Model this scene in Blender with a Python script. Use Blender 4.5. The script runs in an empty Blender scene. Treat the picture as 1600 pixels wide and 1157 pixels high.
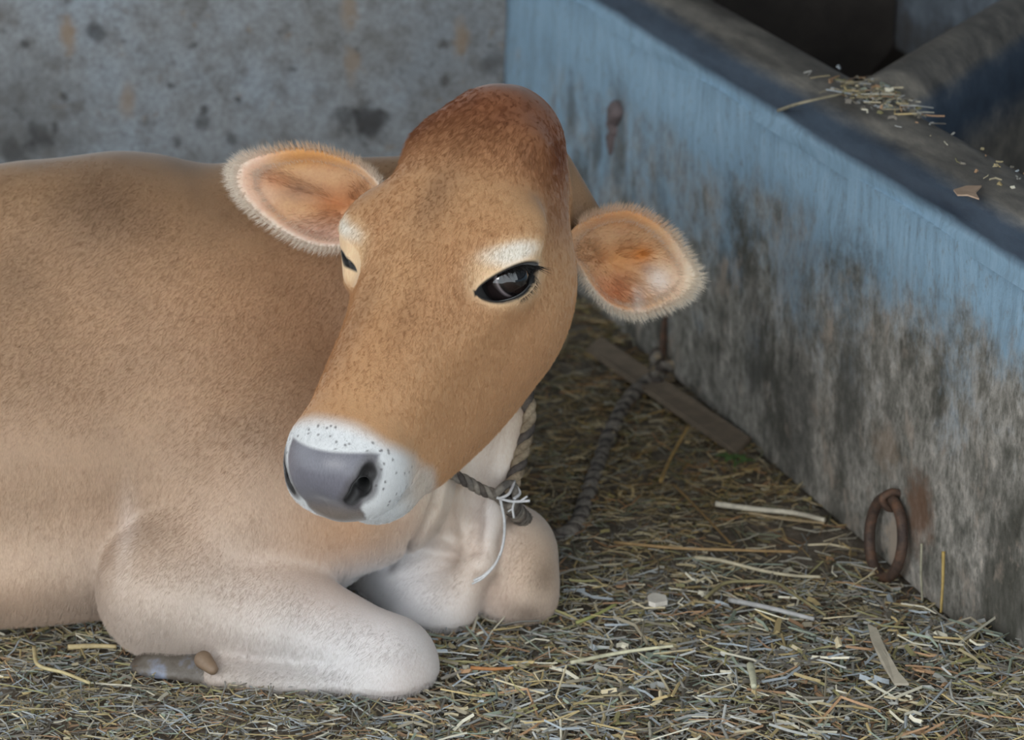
import bpy, bmesh, math, random
import numpy as np
from mathutils import Vector, Matrix

# ------------------------------------------------------------------ camera
CAM_H, TILT, FPX = 1.55, math.radians(20.0), 4600.0
scene = bpy.context.scene
cam_data = bpy.data.cameras.new('camera')
cam = bpy.data.objects.new('camera', cam_data)
scene.collection.objects.link(cam)
cam.location = (0, 0, CAM_H)
cam.rotation_euler = (math.pi / 2 - TILT, 0, 0)
cam_data.sensor_width = 36.0
cam_data.lens = FPX / 1600.0 * 36.0
cam_data.shift_y = -45.0 / 1600.0
cam_data.clip_start = 0.05
cam_data.dof.use_dof = True
cam_data.dof.focus_distance = 3.26
cam_data.dof.aperture_fstop = 5.6
scene.camera = cam

# ------------------------------------------------------------------ world and light
world = bpy.data.worlds.new('world')
scene.world = world
world.use_nodes = True
wn = world.node_tree.nodes
wn['Background'].inputs[0].default_value = (0.87, 0.95, 1.0, 1)
wn['Background'].inputs[1].default_value = 2.25


def area_light(name, loc, target, sx, sy, power, col):
    ld = bpy.data.lights.new(name, 'AREA')
    ld.shape = 'RECTANGLE'
    ld.size, ld.size_y, ld.energy, ld.color = sx, sy, power, col
    lo = bpy.data.objects.new(name, ld)
    scene.collection.objects.link(lo)
    lo.location = loc
    d = Vector(target) - Vector(loc)
    lo.rotation_euler = d.to_track_quat('-Z', 'Y').to_euler()
    return lo


# daylight entering through the open front of the shed, behind and to the left of the camera
area_light('open_shed_front', (-2.6, -1.2, 2.1), (-0.2, 3.3, 0.3), 1.25, 1.05, 48, (1.0, 0.98, 0.95))

vs = scene.view_settings
vs.view_transform = 'Standard'
vs.look = 'None'
vs.gamma = 1.0
vs.use_curve_mapping = False
vs.exposure = 0.0

# ------------------------------------------------------------------ helpers
COL = scene.collection
FWD = np.array([0, math.cos(TILT), -math.sin(TILT)])
UPV = np.array([0, math.sin(TILT), math.cos(TILT)])
RTV = np.array([1.0, 0, 0])
CAMP = np.array([0, 0, CAM_H])


def at_y(u, v, Y):
    """world point at depth Y that the survey pixel (u, v) of the photograph shows"""
    d = RTV * (u - 800.0) / FPX + UPV * (533.5 - v) / FPX + FWD
    return CAMP + d * (Y / d[1])


def at_z(u, v, Z=0.0):
    d = RTV * (u - 800.0) / FPX + UPV * (533.5 - v) / FPX + FWD
    return CAMP + d * ((Z - CAM_H) / d[2])


def lin(*c):
    """sRGB 0-255 to linear"""
    c = np.array(c, float) / 255.0
    return np.where(c <= 0.04045, c / 12.92, ((c + 0.055) / 1.055) ** 2.4)


def tag(o, label=None, cat=None, group=None, kind=None):
    if label: o['label'] = label
    if cat: o['category'] = cat
    if group: o['group'] = group
    if kind: o['kind'] = kind
    return o


def empty(name, loc=(0, 0, 0)):
    o = bpy.data.objects.new(name, None)
    o.empty_display_size = 0.1
    o.location = loc
    COL.objects.link(o)
    return o


def mesh_obj(name, verts, faces, mat=None, parent=None, smooth=True, colors=None):
    me = bpy.data.meshes.new(name)
    me.from_pydata([tuple(map(float, v)) for v in verts], [], [tuple(map(int, f)) for f in faces])
    me.update()
    if smooth:
        me.polygons.foreach_set('use_smooth', np.ones(len(me.polygons), bool))
    if colors is not None:
        a = me.color_attributes.new('coat', 'FLOAT_COLOR', 'POINT')
        c = np.ones((len(verts), 4), np.float32)
        c[:, :3] = colors
        a.data.foreach_set('color', c.ravel())
    o = bpy.data.objects.new(name, me)
    if mat: me.materials.append(mat)
    COL.objects.link(o)
    if parent:
        o.parent = parent
        o.matrix_parent_inverse = Matrix.Translation(-Vector(parent.location))
    return o


def fix_normals(o):
    bm = bmesh.new(); bm.from_mesh(o.data)
    bmesh.ops.recalc_face_normals(bm, faces=bm.faces)
    bm.to_mesh(o.data); bm.free()


class NT:
    """small node tree builder"""
    def __init__(self, name):
        self.m = bpy.data.materials.new(name)
        self.m.use_nodes = True
        self.t = self.m.node_tree
        self.b = self.t.nodes['Principled BSDF']

    def n(self, typ, **kw):
        nd = self.t.nodes.new(typ)
        for k, v in kw.items():
            if k.startswith('i_'):
                nd.inputs[k[2:].replace('_', ' ')].default_value = v
            elif k.startswith('x'):
                nd.inputs[int(k[1:])].default_value = v
            else:
                setattr(nd, k, v)
        return nd

    def l(self, a, b):
        self.t.links.new(a, b)

    def noise(self, vec, scale, detail=4, rough=0.6):
        nd = self.n('ShaderNodeTexNoise', i_Scale=scale, i_Detail=detail, i_Roughness=rough)
        if vec is not None: self.l(vec, nd.inputs['Vector'])
        return nd.outputs['Fac']

    def mapping(self, vec, scale=(1, 1, 1), rot=(0, 0, 0)):
        nd = self.n('ShaderNodeMapping')
        nd.inputs['Scale'].default_value = scale
        nd.inputs['Rotation'].default_value = rot
        self.l(vec, nd.inputs['Vector'])
        return nd.outputs[0]

    def ramp(self, fac, stops):
        nd = self.n('ShaderNodeValToRGB')
        e = nd.color_ramp.elements
        while len(e) < len(stops): e.new(0.5)
        for i, (p, c) in enumerate(stops):
            e[i].position = p
            e[i].color = (*c, 1) if len(c) == 3 else c
        self.l(fac, nd.inputs[0])
        return nd.outputs[0]

    def mix(self, fac, a, b, mode='MIX'):
        nd = self.n('ShaderNodeMix', data_type='RGBA', blend_type=mode)
        for sock, v in ((nd.inputs[0], fac), (nd.inputs[6], a), (nd.inputs[7], b)):
            if hasattr(v, 'links'): self.l(v, sock)
            elif isinstance(v, (int, float)): sock.default_value = v
            else: sock.default_value = (*v, 1)
        return nd.outputs[2]

    def math(self, op, a, b=None, c=None):
        nd = self.n('ShaderNodeMath', operation=op)
        for sock, v in zip(nd.inputs, (a, b, c)):
            if v is None: continue
            if hasattr(v, 'links'): self.l(v, sock)
            else: sock.default_value = v
        return nd.outputs[0]

    def bump(self, h, strength=0.3, dist=0.01):
        nd = self.n('ShaderNodeBump', i_Strength=strength, i_Distance=dist)
        self.l(h, nd.inputs['Height'])
        self.l(nd.outputs[0], self.b.inputs['Normal'])

    def pos(self):
        return self.n('ShaderNodeNewGeometry').outputs['Position']

    def color(self, c):
        if hasattr(c, 'links'): self.l(c, self.b.inputs['Base Color'])
        else: self.b.inputs['Base Color'].default_value = (*c, 1)

    def set(self, **kw):
        for k, v in kw.items():
            self.b.inputs[k.replace('_', ' ')].default_value = v


def plain(name, rgb, rough=0.8, noise_scale=None, amt=0.25, bump=0.0):
    t = NT(name)
    c = lin(*rgb)
    if noise_scale:
        f = t.noise(t.pos(), noise_scale, 5, 0.65)
        t.color(t.ramp(f, [(0.3, tuple(c * (1 - amt))), (0.7, tuple(np.minimum(c * (1 + amt), 1)))]))
        if bump: t.bump(f, bump, 0.004)
    else:
        t.color(tuple(c))
    t.set(Roughness=rough)
    return t.m


# ------------------------------------------------------------------ structure
TR_A = at_z(1600, 1067)[:2]          # foot of the trough wall, near end of the view
TR_B = at_z(1060, 595)[:2]
TDIR = (TR_B - TR_A) / np.linalg.norm(TR_B - TR_A)     # runs away from the camera
TNRM = np.array([-TDIR[1], TDIR[0]])                    # towards the cow
if TNRM[0] > 0: TNRM = -TNRM
CORNER = TR_A + TDIR * 1.847

WDIR = np.array([-1.0, -0.16]); WDIR /= np.linalg.norm(WDIR)      # back wall runs left from the corner


def rotz_along(d):
    return -math.atan2(d[1], d[0])


def spot(t, P, c, r, soft=0.5, squash=(1, 1, 1)):
    """0..1 mask round a world point, used for stains that have a place of their own"""
    sub = t.n('ShaderNodeVectorMath', operation='SUBTRACT'); t.l(P, sub.inputs[0]); sub.inputs[1].default_value = tuple(c)
    mul = t.n('ShaderNodeVectorMath', operation='MULTIPLY'); t.l(sub.outputs[0], mul.inputs[0]); mul.inputs[1].default_value = squash
    ln = t.n('ShaderNodeVectorMath', operation='LENGTH'); t.l(mul.outputs[0], ln.inputs[0])
    d = t.math('ADD', ln.outputs['Value'], t.math('MULTIPLY', t.math('SUBTRACT', t.noise(P, 34, 4, 0.7), 0.5), r * 2.6))
    mr = t.n('ShaderNodeMapRange'); mr.interpolation_type = 'SMOOTHSTEP'
    t.l(d, mr.inputs[0]); mr.inputs[1].default_value = r * (1 + soft); mr.inputs[2].default_value = r * (1 - soft)
    return mr.outputs[0]


def back_at(u, v):
    d = RTV * (u - 800.0) / FPX + UPV * (533.5 - v) / FPX + FWD
    nrm = np.array([-WDIR[1], WDIR[0]])
    k = ((CORNER - CAMP[:2]) @ nrm) / (d[:2] @ nrm)
    return CAMP + d * k


def trough_at(u, v, off=0.0):
    d = RTV * (u - 800.0) / FPX + UPV * (533.5 - v) / FPX + FWD
    o = TR_A + TNRM * off
    k = ((o - CAMP[:2]) @ TNRM) / (d[:2] @ TNRM)
    return CAMP + d * k


# ---- back wall plaster
t = NT('back_wall_plaster')
P = t.pos()
big = t.noise(P, 5, 6, 0.65)
med = t.noise(P, 22, 6, 0.7)
fine = t.noise(P, 160, 4, 0.7)
c = t.ramp(big, [(0.30, lin(142, 141, 139)), (0.5, lin(164, 168, 172)), (0.70, lin(170, 180, 190))])
c = t.mix(t.ramp(med, [(0.48, (0, 0, 0)), (0.68, (0.75, 0.75, 0.75))]), c, lin(108, 102, 97))
c = t.mix(t.ramp(t.noise(P, 38, 5, 0.6), [(0.62, (0, 0, 0)), (0.70, (0.6, 0.6, 0.6))]), c, lin(150, 128, 104))
c = t.mix(t.ramp(t.noise(P, 30, 2, 0.5), [(0.66, (0, 0, 0)), (0.74, (0.8, 0.8, 0.8))]), c, lin(62, 60, 60))
c = t.mix(t.ramp(fine, [(0.40, (0.45, 0.45, 0.45)), (0.60, (0, 0, 0))]), c, lin(92, 90, 90))
c = t.mix(t.math('MULTIPLY', spot(t, P, back_at(20, 200), 0.11, 0.8), 0.45), c, lin(92, 92, 92))
c = t.mix(t.math('MULTIPLY', spot(t, P, back_at(700, 60), 0.10, 0.8, (1, 1, 0.5)), 0.4), c, lin(104, 100, 96))
for (u, v, r, a) in ((575, 192, 0.030, 0.85), (540, 185, 0.020, 0.6), (60, 215, 0.022, 0.7), (148, 52, 0.014, 0.7), (20, 235, 0.02, 0.5), (318, 192, 0.012, 0.6), (770, 100, 0.018, 0.5), (278, 222, 0.01, 0.6), (360, 217, 0.01, 0.6)):
    c = t.mix(t.math('MULTIPLY', spot(t, P, back_at(u, v), r), a), c, lin(58, 56, 56))
for (u, v, r, a) in ((107, 55, 0.012, 0.7), (545, 15, 0.012, 0.6), (720, 62, 0.012, 0.6), (200, 160, 0.012, 0.5), (550, 100, 0.012, 0.5)):
    c = t.mix(t.math('MULTIPLY', spot(t, P, back_at(u, v), r, 0.7, (1, 1, 0.45)), a), c, lin(158, 130, 100))
t.color(c); t.set(Roughness=0.85)
t.bump(t.math('ADD', med, t.math('MULTIPLY', fine, 0.4)), 0.25, 0.008)
M_BACK = t.m


def slab(name, a, b, z0, z1, thick, nrm, mat, parent=None):
    """upright wall slab from plan point a to b"""
    a = np.asarray(a); b = np.asarray(b); n = np.asarray(nrm) * thick
    pts = [a, b, b - n, a - n]
    vs = [(*p, z0) for p in pts] + [(*p, z1) for p in pts]
    fs = [(0, 1, 5, 4), (1, 2, 6, 5), (2, 3, 7, 6), (3, 0, 4, 7), (4, 5, 6, 7), (3, 2, 1, 0)]
    o = mesh_obj(name, vs, fs, mat, parent, smooth=False)
    fix_normals(o)
    return o


WN = np.array([-WDIR[1], WDIR[0]])
if WN[1] > 0: WN = -WN
o = slab('wall_back', CORNER - WDIR * 1.6, CORNER + WDIR * 3.2, 0, 2.6, 0.2, WN, M_BACK)
tag(o, 'weathered grey plaster wall with dark stains behind the cow', kind='structure')

# ---- side wall beyond the trough
t = NT('side_wall_paint')
P = t.pos()
m1 = t.noise(P, 9, 6, 0.7)
c = t.ramp(m1, [(0.35, lin(70, 72, 76)), (0.5, lin(104, 112, 122)), (0.7, lin(140, 152, 164))])
sp_ = t.n('ShaderNodeSeparateXYZ'); t.l(P, sp_.inputs[0])
lowm = t.math('ADD', sp_.outputs['Z'], t.math('MULTIPLY', t.math('SUBTRACT', m1, 0.5), 0.25))
c = t.mix(t.ramp(lowm, [(0.22, (1, 1, 1)), (0.40, (0, 0, 0))]), c, lin(112, 98, 84))
t.color(c); t.set(Roughness=0.8)
M_SIDE = t.m
S_OFF = -0.66
o = slab('wall_right', TR_A + TNRM * S_OFF - TDIR * 1.2, TR_A + TNRM * S_OFF + TDIR * 2.4, 0, 2.6, 0.2, TNRM, M_SIDE)
tag(o, 'dark blue-grey wall beyond the feed trough', kind='structure')

# ---- roof out of view, added to block light from above
M_ROOF = plain('added_roof_sheet', (92, 84, 74), 0.8, 6, 0.3)
o = mesh_obj('light_blocking_roof', [(-3.4, 0.9, 2.6), (2.2, 0.9, 2.6), (2.2, 6.2, 2.6), (-3.4, 6.2, 2.6),
                         (-3.4, 0.9, 2.66), (2.2, 0.9, 2.66), (2.2, 6.2, 2.66), (-3.4, 6.2, 2.66)],
             [(0, 1, 2, 3), (4, 7, 6, 5), (0, 4, 5, 1), (1, 5, 6, 2), (2, 6, 7, 3), (3, 7, 4, 0)], M_ROOF, smooth=False)
tag(o, 'dark unseen shed roof added to block light from above', kind='structure')

# ---- floor: trodden earth, gently uneven
rs = np.random.RandomState(5)


def ground_h(x, y):
    h = 0.006 * np.sin(x * 9 + 1.3) * np.sin(y * 7.5) + 0.004 * np.sin(x * 23 + y * 17) + 0.003 * np.sin(x * 41 - y * 37 + 2)
    # litter drifts up towards the foot of the trough in the near corner
    d = np.stack([x, y], -1) - TR_A
    off = d @ TNRM
    al = d @ TDIR
    h = h + 0.055 * np.exp(-np.maximum(off, 0) / 0.10) * sst(al, 0.22, 0.0)
    return h - 0.008


def sst(x, a, b):
    t = np.clip((x - a) / (b - a), 0, 1)
    return t * t * (3 - 2 * t)


t = NT('trodden_earth')
P = t.pos()
n1 = t.noise(P, 14, 6, 0.7)
n2 = t.noise(P, 90, 5, 0.7)
c = t.ramp(n1, [(0.32, lin(84, 74, 62)), (0.5, lin(108, 97, 84)), (0.68, lin(134, 124, 112))])
c = t.mix(0.6, c, t.ramp(n2, [(0.35, (0.30, 0.30, 0.30)), (0.65, (0.70, 0.70, 0.70))]), 'OVERLAY')
t.color(c); t.set(Roughness=0.9)
t.bump(t.math('ADD', n1, n2), 0.6, 0.01)
M_EARTH = t.m
gx = np.concatenate([np.linspace(-3.4, -0.9, 10), np.linspace(-0.85, 0.85, 86), np.linspace(0.9, 2.2, 6)])
gy = np.concatenate([np.linspace(-2.5, 2.5, 8), np.linspace(2.6, 4.8, 111), np.linspace(4.9, 6.2, 4)])
X, Yg = np.meshgrid(gx, gy, indexing='ij')
Z = ground_h(X, Yg)
nx, ny = X.shape
vs = np.stack([X, Yg, Z], -1).reshape(-1, 3)
fs = [(i*ny+j, (i+1)*ny+j, (i+1)*ny+j+1, i*ny+j+1) for i in range(nx-1) for j in range(ny-1)]
o = mesh_obj('floor', vs, fs, M_EARTH)
tag(o, 'brown trodden earth floor strewn with straw', kind='structure')

# ---- feed trough
t = NT('blue_trough_paint')
P = t.pos()
PR = t.mapping(P, (1, 1, 1), (0, 0, rotz_along(TDIR)))           # x along the trough
st = t.noise(t.mapping(PR, (60, 60, 9)), 1.0, 8, 0.75)
st2 = t.noise(t.mapping(PR, (150, 150, 60)), 1.0, 5, 0.7)
bg = t.noise(PR, 7, 5, 0.65)
sep = t.n('ShaderNodeSeparateXYZ'); t.l(P, sep.inputs[0])
zz = sep.outputs['Z']
blue = t.ramp(st, [(0.30, lin(116, 138, 154)), (0.5, lin(136, 166, 188)), (0.72, lin(154, 180, 200))])
blue = t.mix(t.ramp(st2, [(0.54, (0, 0, 0)), (0.68, (0.55, 0.55, 0.55))]), blue, lin(110, 108, 100))
mot = t.noise(t.mapping(PR, (38, 38, 27)), 1.0, 8, 0.72)
dirt = t.ramp(mot, [(0.30, lin(86, 84, 78)), (0.44, lin(134, 130, 122)), (0.56, lin(168, 162, 154)), (0.70, lin(210, 198, 186))])
dirt = t.mix(t.ramp(st2, [(0.36, (0.6, 0.6, 0.6)), (0.52, (0, 0, 0))]), dirt, lin(74, 74, 66))
lf = t.noise(t.mapping(PR, (9, 9, 6)), 1.0, 5, 0.62)
dirt = t.mix(t.ramp(lf, [(0.47, (0, 0, 0)), (0.62, (0.8, 0.8, 0.8))]), dirt, lin(60, 59, 51))
lf2 = t.noise(t.mapping(PR, (17, 17, 11)), 1.0, 6, 0.66)
dirt = t.mix(t.ramp(lf2, [(0.55, (0, 0, 0)), (0.66, (0.7, 0.7, 0.7))]), dirt, lin(176, 160, 146))
sepr = t.n('ShaderNodeSeparateXYZ'); t.l(PR, sepr.inputs[0])
along = t.math('SUBTRACT', sepr.outputs['X'], float(TR_A @ TDIR))
zal = t.math('ADD', zz, t.math('MULTIPLY', t.math('SUBTRACT', along, 0.7), 0.16))
hgt = t.math('ADD', zal, t.math('ADD', t.math('MULTIPLY', t.math('SUBTRACT', bg, 0.5), 0.60), t.math('MULTIPLY', t.math('SUBTRACT', mot, 0.5), 0.55)))
clean = t.n('ShaderNodeMapRange'); t.l(zz, clean.inputs[0]); clean.inputs[1].default_value = 0.36; clean.inputs[2].default_value = 0.47; clean.inputs[4].default_value = 0.25
hgt = t.math('ADD', hgt, clean.outputs[0])
mr = t.n('ShaderNodeMapRange'); mr.interpolation_type = 'SMOOTHSTEP'
t.l(hgt, mr.inputs[0]); mr.inputs[1].default_value = 0.18; mr.inputs[2].default_value = 0.52
c = t.mix(mr.outputs[0], dirt, blue)
c = t.mix(t.math('MULTIPLY', spot(t, P, trough_at(1400, 850), 0.030, 0.4, (1, 1, 0.75)), 0.9), c, lin(176, 160, 144))
c = t.mix(t.math('MULTIPLY', spot(t, P, trough_at(1437, 800), 0.032, 0.6, (1, 1, 0.7)), 0.7), c, lin(122, 88, 66))
c = t.mix(t.math('MULTIPLY', spot(t, P, trough_at(1385, 700), 0.03, 0.6), 0.5), c, lin(150, 128, 108))
for (u, v, r) in ((966, 200, 0.028), (895, 170, 0.02), (930, 215, 0.02), (1180, 545, 0.03), (1250, 640, 0.05), (1330, 600, 0.04)):
    c = t.mix(t.math('MULTIPLY', spot(t, P, trough_at(u, v), r, 0.7, (1, 1, 0.4)), 0.6), c, lin(72, 72, 68))
t.color(c); t.set(Roughness=0.62)
t.bump(t.math('ADD', st, st2), 0.35, 0.006)
M_BLUE = t.m

t = NT('worn_trough_rim')
P = t.pos()
PR = t.mapping(P, (1, 1, 1), (0, 0, rotz_along(TDIR)))
n1 = t.noise(t.mapping(PR, (8, 26, 26)), 1.0, 6, 0.7)
n2 = t.noise(PR, 120, 4, 0.7)
top = t.ramp(n1, [(0.35, lin(78, 75, 71)), (0.5, lin(104, 100, 94)), (0.68, lin(132, 126, 117))])
top = t.mix(t.ramp(n2, [(0.62, (0, 0, 0)), (0.70, (0.4, 0.4, 0.4))]), top, lin(140, 130, 115))
at = t.n('ShaderNodeVertexColor', layer_name='coat').outputs[0]
sepc = t.n('ShaderNodeSeparateColor'); t.l(at, sepc.inputs[0])
edge = t.ramp(n1, [(0.3, lin(44, 54, 68)), (0.7, lin(64, 78, 94))])
m = t.math('ADD', sepc.outputs[0], t.math('MULTIPLY', t.math('SUBTRACT', n1, 0.5), 0.5))
c = t.mix(t.ramp(m, [(0.25, (0, 0, 0)), (0.70, (1, 1, 1))]), edge, top)
bl = t.ramp(t.noise(t.mapping(PR, (60, 60, 9)), 1.0, 8, 0.75), [(0.30, lin(116, 138, 154)), (0.5, lin(136, 166, 188)), (0.72, lin(154, 180, 200))])
m2 = t.math('ADD', sepc.outputs[1], t.math('MULTIPLY', t.math('SUBTRACT', n1, 0.5), 0.6))
c = t.mix(t.ramp(m2, [(0.25, (0, 0, 0)), (0.75, (1, 1, 1))]), bl, c)
t.color(c); t.set(Roughness=0.5)
t.bump(n1, 0.25, 0.006)
M_RIM = t.m
M_INNER = plain('trough_inner', (88, 76, 64), 0.85, 12, 0.35, 0.4)


def rim_rise(a):
    return 0.536 + 0.0 * a


def end_at(a, off):
    """stretch the run so that every line of the profile stops at the face of the back wall"""
    e = A1 + off * (TNRM @ WN) / -(TDIR @ WN) - 0.006
    return A0 + (a - A0) * (e - A0) / (A1 - A0)


def sweep(name, prof, a0, a1, n, mat, parent, colors=None, rise=True):
    """profile (offset to the front, z relative to the rim) carried along the trough; z <= -1 means the ground"""
    vs, cs = [], []
    al = np.linspace(a0, a1, n)
    for a in al:
        top = rim_rise(a)
        for i, (off, z) in enumerate(prof):
            w = 0.004 * math.sin(a * 11 + i) + 0.003 * math.sin(a * 27 + 2 * i)
            p = TR_A + TDIR * end_at(a, off) + TNRM * (off + w * (0.3 if z < -0.3 else 1))
            vs.append((p[0], p[1], max(0.0 if z <= -1 else top + z + w * 0.6, -0.02)))
            if colors is not None: cs.append(colors[i])
    k = len(prof)
    fs = [(i*k+j, (i+1)*k+j, (i+1)*k+j+1, i*k+j+1) for i in range(n-1) for j in range(k-1)]
    fs.append(tuple(range(k))); fs.append(tuple(reversed(range((n-1)*k, n*k))))
    o = mesh_obj(name, vs, fs, mat, parent, colors=cs if colors is not None else None)
    fix_normals(o)
    return o


A0, A1 = -1.0, float((CORNER - TR_A) @ TDIR)
trough = empty('feed_trough', (*(TR_A + TDIR * 0.5), 0))
tag(trough, 'blue painted masonry feed trough with worn dark rim beside the cow', 'trough')
sweep('front_wall', [(0, -1), (0.002, -0.36), (0.001, -0.25), (0.0, -0.15), (0.0, -0.062), (-0.07, -0.062), (-0.11, -0.062), (-0.12, -1)], A0, A1, 90, M_BLUE, trough)
rp, rc = [], []
for (off, z, g, r) in ((0.000, -0.070, 0.0, 0), (0.001, -0.055, 0.05, 0), (0.002, -0.042, 0.45, 0.0), (0.001, -0.030, 0.9, 0.0), (-0.006, -0.016, 1, 0.15), (-0.018, -0.006, 1, 0.45), (-0.034, 0.000, 1, 0.8),
                       (-0.052, 0.004, 1, 0.95), (-0.075, 0.006, 1, 1), (-0.098, 0.002, 1, 1), (-0.115, -0.008, 1, 0.9), (-0.126, -0.024, 1, 0.7), (-0.130, -0.050, 1, 0.6), (-0.128, -0.070, 1, 0.6)):
    rp.append((off, z)); rc.append((r, g, 0))
sweep('rim', rp, A0, A1, 110, M_RIM, trough, rc)
# floor of the manger
o = mesh_obj('trough_bed', [(*(TR_A + TDIR * end_at(a, f) + TNRM * f), z) for a in (A0, A1) for (f, z) in ((-0.12, 0.0), (-0.12, 0.16), (-0.30, 0.12), (-0.52, 0.14), (-0.655, 0.30), (-0.655, 0.0))],
             [(i, i+1, i+7, i+6) for i in range(5)] + [(5, 0, 6, 11), (0, 5, 4, 3, 2, 1), (6, 7, 8, 9, 10, 11)], M_INNER, trough)
fix_normals(o)
# rounded dividing wall across the manger, rising towards the back
d0 = 0.5 * (at_z(1335, 113, 0.545) + at_z(1420, 150, 0.545))
ddir = np.array([0.52, 0.854])
dn = np.array([-ddir[1], ddir[0]])
vs, cs = [], []
prof = [(0.075, -0.46), (0.070, -0.16), (0.066, -0.075), (0.058, -0.035), (0.042, -0.010), (0.018, 0.002), (-0.010, 0.004), (-0.036, -0.006), (-0.054, -0.026), (-0.062, -0.060), (-0.068, -0.16), (-0.075, -0.46)]
pc = [(1, 1, 0)] * 2 + [(0.6, 1, 0)] + [(1, 1, 0)] * 5 + [(0.3, 1, 0), (0.1, 1, 0), (0.9, 1, 0), (1, 1, 0)]
N = 14
for i in range(N):
    k = 0.012 + 0.59 * i / (N-1)
    for j, (f, z) in enumerate(prof):
        b = d0[:2] + ddir * k + dn * f
        zt = d0[2] + 0.03 * k + z
        if z < -0.4: zt = 0.10
        vs.append((b[0], b[1], zt)); cs.append(pc[j])
K = len(prof)
fs = [(i*K+j, (i+1)*K+j, (i+1)*K+j+1, i*K+j+1) for i in range(N-1) for j in range(K-1)] + [tuple(range(K)), tuple(reversed(range((N-1)*K, N*K)))]
o = mesh_obj('divider', vs, fs, M_RIM, trough, colors=cs)
fix_normals(o)

# dark slab added at the manger's end, deep shade painted as its colour
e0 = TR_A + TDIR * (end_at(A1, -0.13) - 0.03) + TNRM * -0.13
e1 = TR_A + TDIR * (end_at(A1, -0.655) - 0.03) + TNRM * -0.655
slab('shade_panel', e0, e1, 0.0, 0.98, 0.02, WN, plain('painted_manger_shade', (58, 52, 48), 0.85, 9, 0.5), trough)
# ------------------------------------------------------------------ the cow: implicit body, meshed and refined
HB = np.array([[0.8688684, -0.3801225, -0.3171349],
               [-0.4924375, -0.7292970, -0.4750065],
               [0.0507249, -0.5688872, 0.8208497]])      # columns: cow's left, towards the nose, out of the forehead
HT = np.array([-0.0240, 3.262, 0.668])                    # poll
HS = 1.05


def head_pt(l, s, n):
    return HT + HB @ (np.array([l, s, n]) * HS)


def to_head(p):
    return ((p - HT) @ HB) / HS


def smin(a, b, k):
    h = np.maximum(k - np.abs(a - b), 0.0) / k
    return np.minimum(a, b) - h * h * k * 0.25


def smax(a, b, k):
    return -smin(-a, -b, k)


def ell(p, c, r, R=None):
    q = p - np.asarray(c, p.dtype)
    if R is not None: q = q @ np.asarray(R, p.dtype)
    r = np.asarray(r, p.dtype)
    k0 = np.linalg.norm(q / r, axis=1)
    k1 = np.linalg.norm(q / (r * r), axis=1) + 1e-9
    return k0 * (k0 - 1.0) / k1


def cone(p, a, b, ra, rb, flat=None, ff=1.0):
    a = np.asarray(a, p.dtype); b = np.asarray(b, p.dtype)
    q = p - a; ba = b - a
    if flat is not None:                       # squeeze along one direction
        f = np.asarray(flat, p.dtype); f = f / np.linalg.norm(f)
        q = q + np.outer(q @ f, f) * (1.0 / ff - 1.0)
        ba = ba + f * (ba @ f) * (1.0 / ff - 1.0)
    h = np.clip((q @ ba) / (ba @ ba), 0, 1)
    d = np.linalg.norm(q - h[:, None] * ba, axis=1) - (ra + (rb - ra) * h)
    return d * (min(1.0, ff) if flat is not None else 1.0)


# sections of the head along s: half width, top, widest height, bottom, top exponent, bottom exponent
SEC = np.array([
    # s      w      top     mid     bot     pt   pb
    [-0.03, 0.044, -0.040, -0.090, -0.150, 2.2, 2.0],
    [0.00, 0.058, -0.020, -0.085, -0.185, 2.2, 2.0],
    [0.04, 0.072, -0.004, -0.082, -0.220, 2.4, 2.0],
    [0.08, 0.088, 0.003, -0.080, -0.248, 2.6, 2.0],
    [0.12, 0.097, 0.004, -0.078, -0.268, 2.7, 2.0],
    [0.16, 0.101, 0.002, -0.076, -0.275, 2.8, 2.0],
    [0.20, 0.100, -0.001, -0.076, -0.274, 2.7, 2.2],
    [0.24, 0.092, -0.006, -0.082, -0.268, 2.5, 2.3],
    [0.28, 0.081, -0.010, -0.088, -0.257, 2.4, 2.4],
    [0.32, 0.072, -0.012, -0.090, -0.241, 2.3, 2.5],
    [0.36, 0.066, -0.013, -0.088, -0.222, 2.3, 2.5],
    [0.40, 0.062, -0.014, -0.084, -0.198, 2.3, 2.5],
    [0.44, 0.058, -0.018, -0.078, -0.162, 2.3, 2.4],
])


def f_headloft(q):
    s = np.clip(q[:, 1], SEC[0, 0], SEC[-1, 0])
    # smooth interpolation of the table
    st = SEC[:, 0]
    i = np.clip(np.searchsorted(st, s) - 1, 0, len(st) - 2)
    x = (s - st[i]) / (st[i + 1] - st[i])
    def ip(c):
        y = SEC[:, c]; m = np.gradient(y, st)
        h = st[i + 1] - st[i]
        x2 = x * x; x3 = x2 * x
        return (2*x3-3*x2+1)*y[i] + (x3-2*x2+x)*h*m[i] + (-2*x3+3*x2)*y[i+1] + (x3-x2)*h*m[i+1]
    w, nt, nm, nb, pt, pb = (ip(c) for c in range(1, 7))
    dn = q[:, 2] - nm
    hh = np.where(dn > 0, nt - nm, nm - nb)
    p = np.where(dn > 0, pt, pb)
    a = np.abs(q[:, 0]) / w; b = np.abs(dn) / hh
    k = (np.maximum(a, 1e-4) ** p + np.maximum(b, 1e-4) ** p) ** (1 / p)
    r = np.sqrt(q[:, 0] ** 2 + dn ** 2) + 1e-6
    d = r * (1 - 1 / np.maximum(k, 1e-3))
    d = np.where(k < 0.3, -0.03, d)
    ds = np.abs(q[:, 1] - s)
    return np.where(ds > 0, np.sqrt(np.maximum(d, 0) ** 2 + ds ** 2) + np.minimum(d, 0) * (ds < 0.02), d)


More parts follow.
